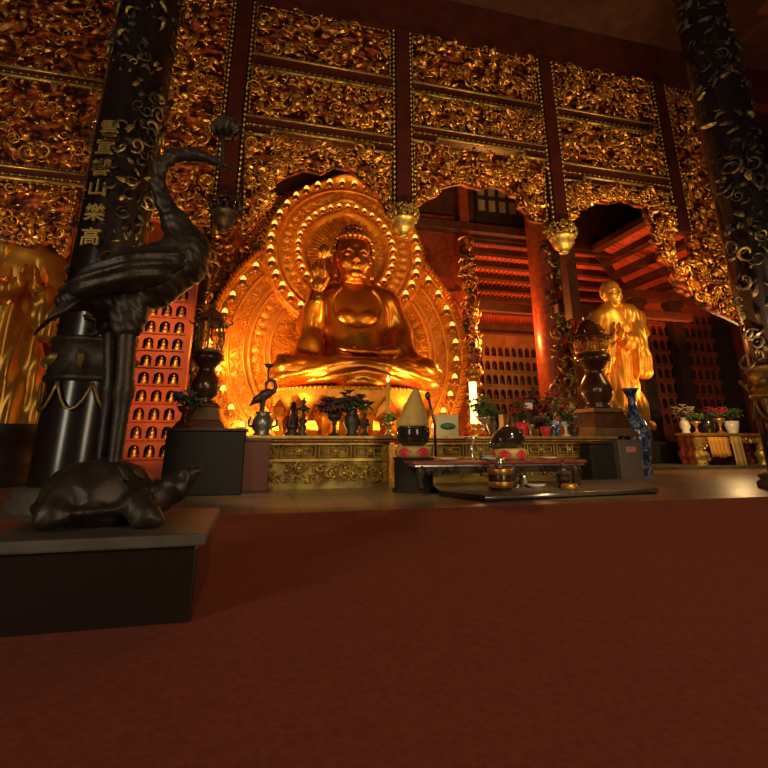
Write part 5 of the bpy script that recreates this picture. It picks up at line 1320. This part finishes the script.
# cabinets and the blue and white vase
VY = 14.3
c0, c1 = gx(592, 470, 13.2), gx(621, 470, 13.2); z1 = gz(605, 444, 13.2)
t = thing('cabinet', 'black cloth-draped cabinet at the end of the gilt altar', 'cabinet', ((c0+c1)/2, 13.46, 0)); mb = MB(); mb.box((0,0,z1/2), (c1-c0, .56, z1)); mb.build('cabinet_body', 'dark_cloth', t, bev=.06)
mb = MB(); mb.box((0,0,z1+.015), (c1-c0+.06, .62, .03)); mb.build('cabinet_top', 'wood_dark', t, bev=.01)
c0, c1 = gx(622, 470, 12.9), gx(645, 470, 12.9); z1 = gz(630, 441, 12.9)
t = thing('donation_box', 'grey-brown donation box with a faded pink paper label', 'box', ((c0+c1)/2, 13.22, 0), rz=-.06); w = c1-c0-.06; mb = MB(); mb.box((0,0,z1/2), (w, .6, z1)); mb.build('box_body', 'grey_box', t, bev=.015)
mb = MB(); mb.box((0,0,z1+.01), (w+.05, .65, .05)); mb.build('lid', 'grey_box', t, bev=.01)
mb = MB(); mb.box((.03, -.305, z1-.24), (.32, .012, .16)); mb.build('paper_label', 'paper_pink', t)
k = mpp(632, 440, VY)
t = thing('porcelain_vase', 'tall blue and white bottle vase standing beside the grey-brown donation box', 'vase', (gx(642, 478, VY), VY, 0)); base0 = gz(634, 478, VY)
T = gz(632, 389, VY); s = T/95.
prof = [(9.5*s*1.0, 0), (10*s, 1*s), (10.5*s, 12*s), (13*s, 30*s), (14.5*s, 42*s), (13.5*s, 53*s), (9*s, 64*s), (5*s, 72*s), (4.2*s, 80*s), (5*s, 88*s), (8.5*s, 94*s), (8.8*s, 95*s), (7.5*s, 94.5*s), (3.8*s, 86*s)]
mb = MB(); mb.lathe(prof, seg=40); mb.build('vase_body', 'porcelain', t)
mb = MB(); mb.lathe([(8.6*s, 93.6*s), (9.1*s, 94.6*s), (8.8*s, 95.6*s), (7.8*s, 95.2*s)], seg=40); mb.lathe([(10.1*s, 0), (10.5*s, .8*s), (10.4*s, 2.5*s)], seg=40); mb.build('blue_rim', 'blue_flower', t)
# carpet
mb = MB(); cy = 8.95
mb.box((7, cy/2-2.8, .012), (26, cy+5.6, .024)); o = mb.build('carpet', 'carpet'); tag(o, 'wide red-brown carpet spread on the stone floor before the low platform', 'carpet')
# ================================================================== light
def point(name, loc, col, pw, r=.15):
    l = bpy.data.lights.new(name, 'POINT'); l.energy = pw; l.color = col; l.shadow_soft_size = r
    o = bpy.data.objects.new(name, l); C.objects.link(o); o.location = [float(q) for q in loc]; return o
def area(name, loc, target, col, pw, sx, sy):
    l = bpy.data.lights.new(name, 'AREA'); l.energy = pw; l.color = col; l.shape = 'RECTANGLE'; l.size = sx; l.size_y = sy
    o = bpy.data.objects.new(name, l); C.objects.link(o); o.location = loc
    o.rotation_euler = (Vector(target)-Vector(loc)).to_track_quat('-Z', 'Y').to_euler(); return o
def spot(name, loc, target, col, pw, ang, r=.2):
    l = bpy.data.lights.new(name, 'SPOT'); l.energy = pw; l.color = col; l.spot_size = math.radians(ang); l.spot_blend = .6; l.shadow_soft_size = r
    o = bpy.data.objects.new(name, l); C.objects.link(o); o.location = loc
    o.rotation_euler = (Vector(target)-Vector(loc)).to_track_quat('-Z', 'Y').to_euler(); return o
AMB = (1, .42, .10); YEL = (1, .58, .15); RED = (1, .26, .05)
# lamps hidden round the throne
for i, (x, y, z, p) in enumerate(((-.6, 19.6, 1.6, 330), (1.6, 21.2, 1.2, 260), (5.6, 21.2, 1.2, 260), (7.9, 19.8, 1.6, 300), (2.2, 17.4, 1.5, 60), (5.2, 17.6, 1.5, 60))):
    point('throne_lamp', (x, y, z), YEL, p)
spot('statue_spot', (1.0, 15.9, 1.8), (3.2, 20, 7.6), AMB, 1900, 50)
spot('altar_fill', (-.5, 7.5, 4.5), (2.2, 13.4, .7), (1, .68, .30), 700, 70)  # added fill light for altar fronts and floor, not one of the throne lamps
spot('altar_fill', (6.5, 7.5, 4.5), (7.2, 13.4, .7), (1, .68, .30), 700, 70)  # second added altar fill
spot('halo_spot', (7.0, 16.4, 1.9), (3.9, 22, 8), AMB, 1700, 75)
spot('halo_spot', (-.5, 16.4, 1.9), (3.0, 22, 8), AMB, 1700, 75)
# niche wall and aisle lamps
spot('niche_wall_lamp', (-4.0, 15.0, 5.4), (-3.6, 18.2, 4.4), (1, .36, .08), 520, 75)
spot('niche_wall_low_lamp', (-3.6, 15.6, 1.6), (-3.4, 18.2, 1.8), (1, .34, .07), 170, 70)
spot('aisle_roof_lamp', (13.5, 25.4, 3.0), (13.5, 26, 12), RED, 2600, 100)
spot('aisle_roof_lamp', (17.5, 24.8, 3.0), (18.5, 26, 12), RED, 1800, 100)
spot('aisle_roof_lamp', (20.0, 18.5, 4.0), (21, 19, 12), RED, 2400, 110)
point('aisle_lamp', (15.5, 26.3, 5.0), AMB, 70)
point('column_lamp', (11.3, 22.0, 6.2), (1, .34, .07), 1100)
point('fretwork_lamp', (-1.6, 20.6, 4.6), AMB, 260)
point('panelling_lamp', (8.6, 22.0, 8.2), AMB, 90)
point('gallery_lamp', (-7.6, 16.2, 6.5), RED, 45)
point('far_table_lamp', (19.0, 16.8, 3.0), (1, .62, .24), 260)
area('monk_fill', (14.4, 12.2, 6.4), (12.9, 16.2, 5.0), (1, .58, .18), 95, 1.6, 1.6)  # added unseen softbox, gives the monk's gilding something broad to reflect
spot('monk_spot', (14.2, 14.4, 2.2), (12.8, 16.2, 5), (1, .36, .08), 260, 90)
spot('monk_side_spot', (16.4, 12.6, 2.4), (13.0, 16.2, 5), (1,.62,.2), 500, 50)
# wash over the gilded screen from lamps low in the hall
for x, p in ((-6.5, 1500), (-1.5, 1500), (3, 2000), (7.5, 2400), (12, 2400), (16, 2200)):
    spot('screen_wash', (x, 9.2, 2.2), (x, 14, 10.6), (1, .60, .20), p*.62, 72)
# daylight from the tall doorways behind the camera
area('doorway_daylight', (8, -7, 4.6), (3, 12, 2.5), (1, .78, .50), 620, 3.2, 9.0)
area('doorway_daylight', (-12.5, -6, 4.6), (-3, 11, 2.5), (1, .84, .62), 620, 3.0, 9.0)
w = bpy.data.worlds.new('world'); bpy.context.scene.world = w; w.use_nodes = True
w.node_tree.nodes['Background'].inputs[0].default_value = (1, .62, .36, 1); w.node_tree.nodes['Background'].inputs[1].default_value = .03
sc = bpy.context.scene
sc.view_settings.view_transform = 'Standard'; sc.view_settings.look = 'None'; sc.view_settings.gamma = 1; sc.view_settings.exposure = 0
sc.view_settings.use_curve_mapping = False
sc.cycles.use_denoising = True
sc.cycles.max_bounces = 6
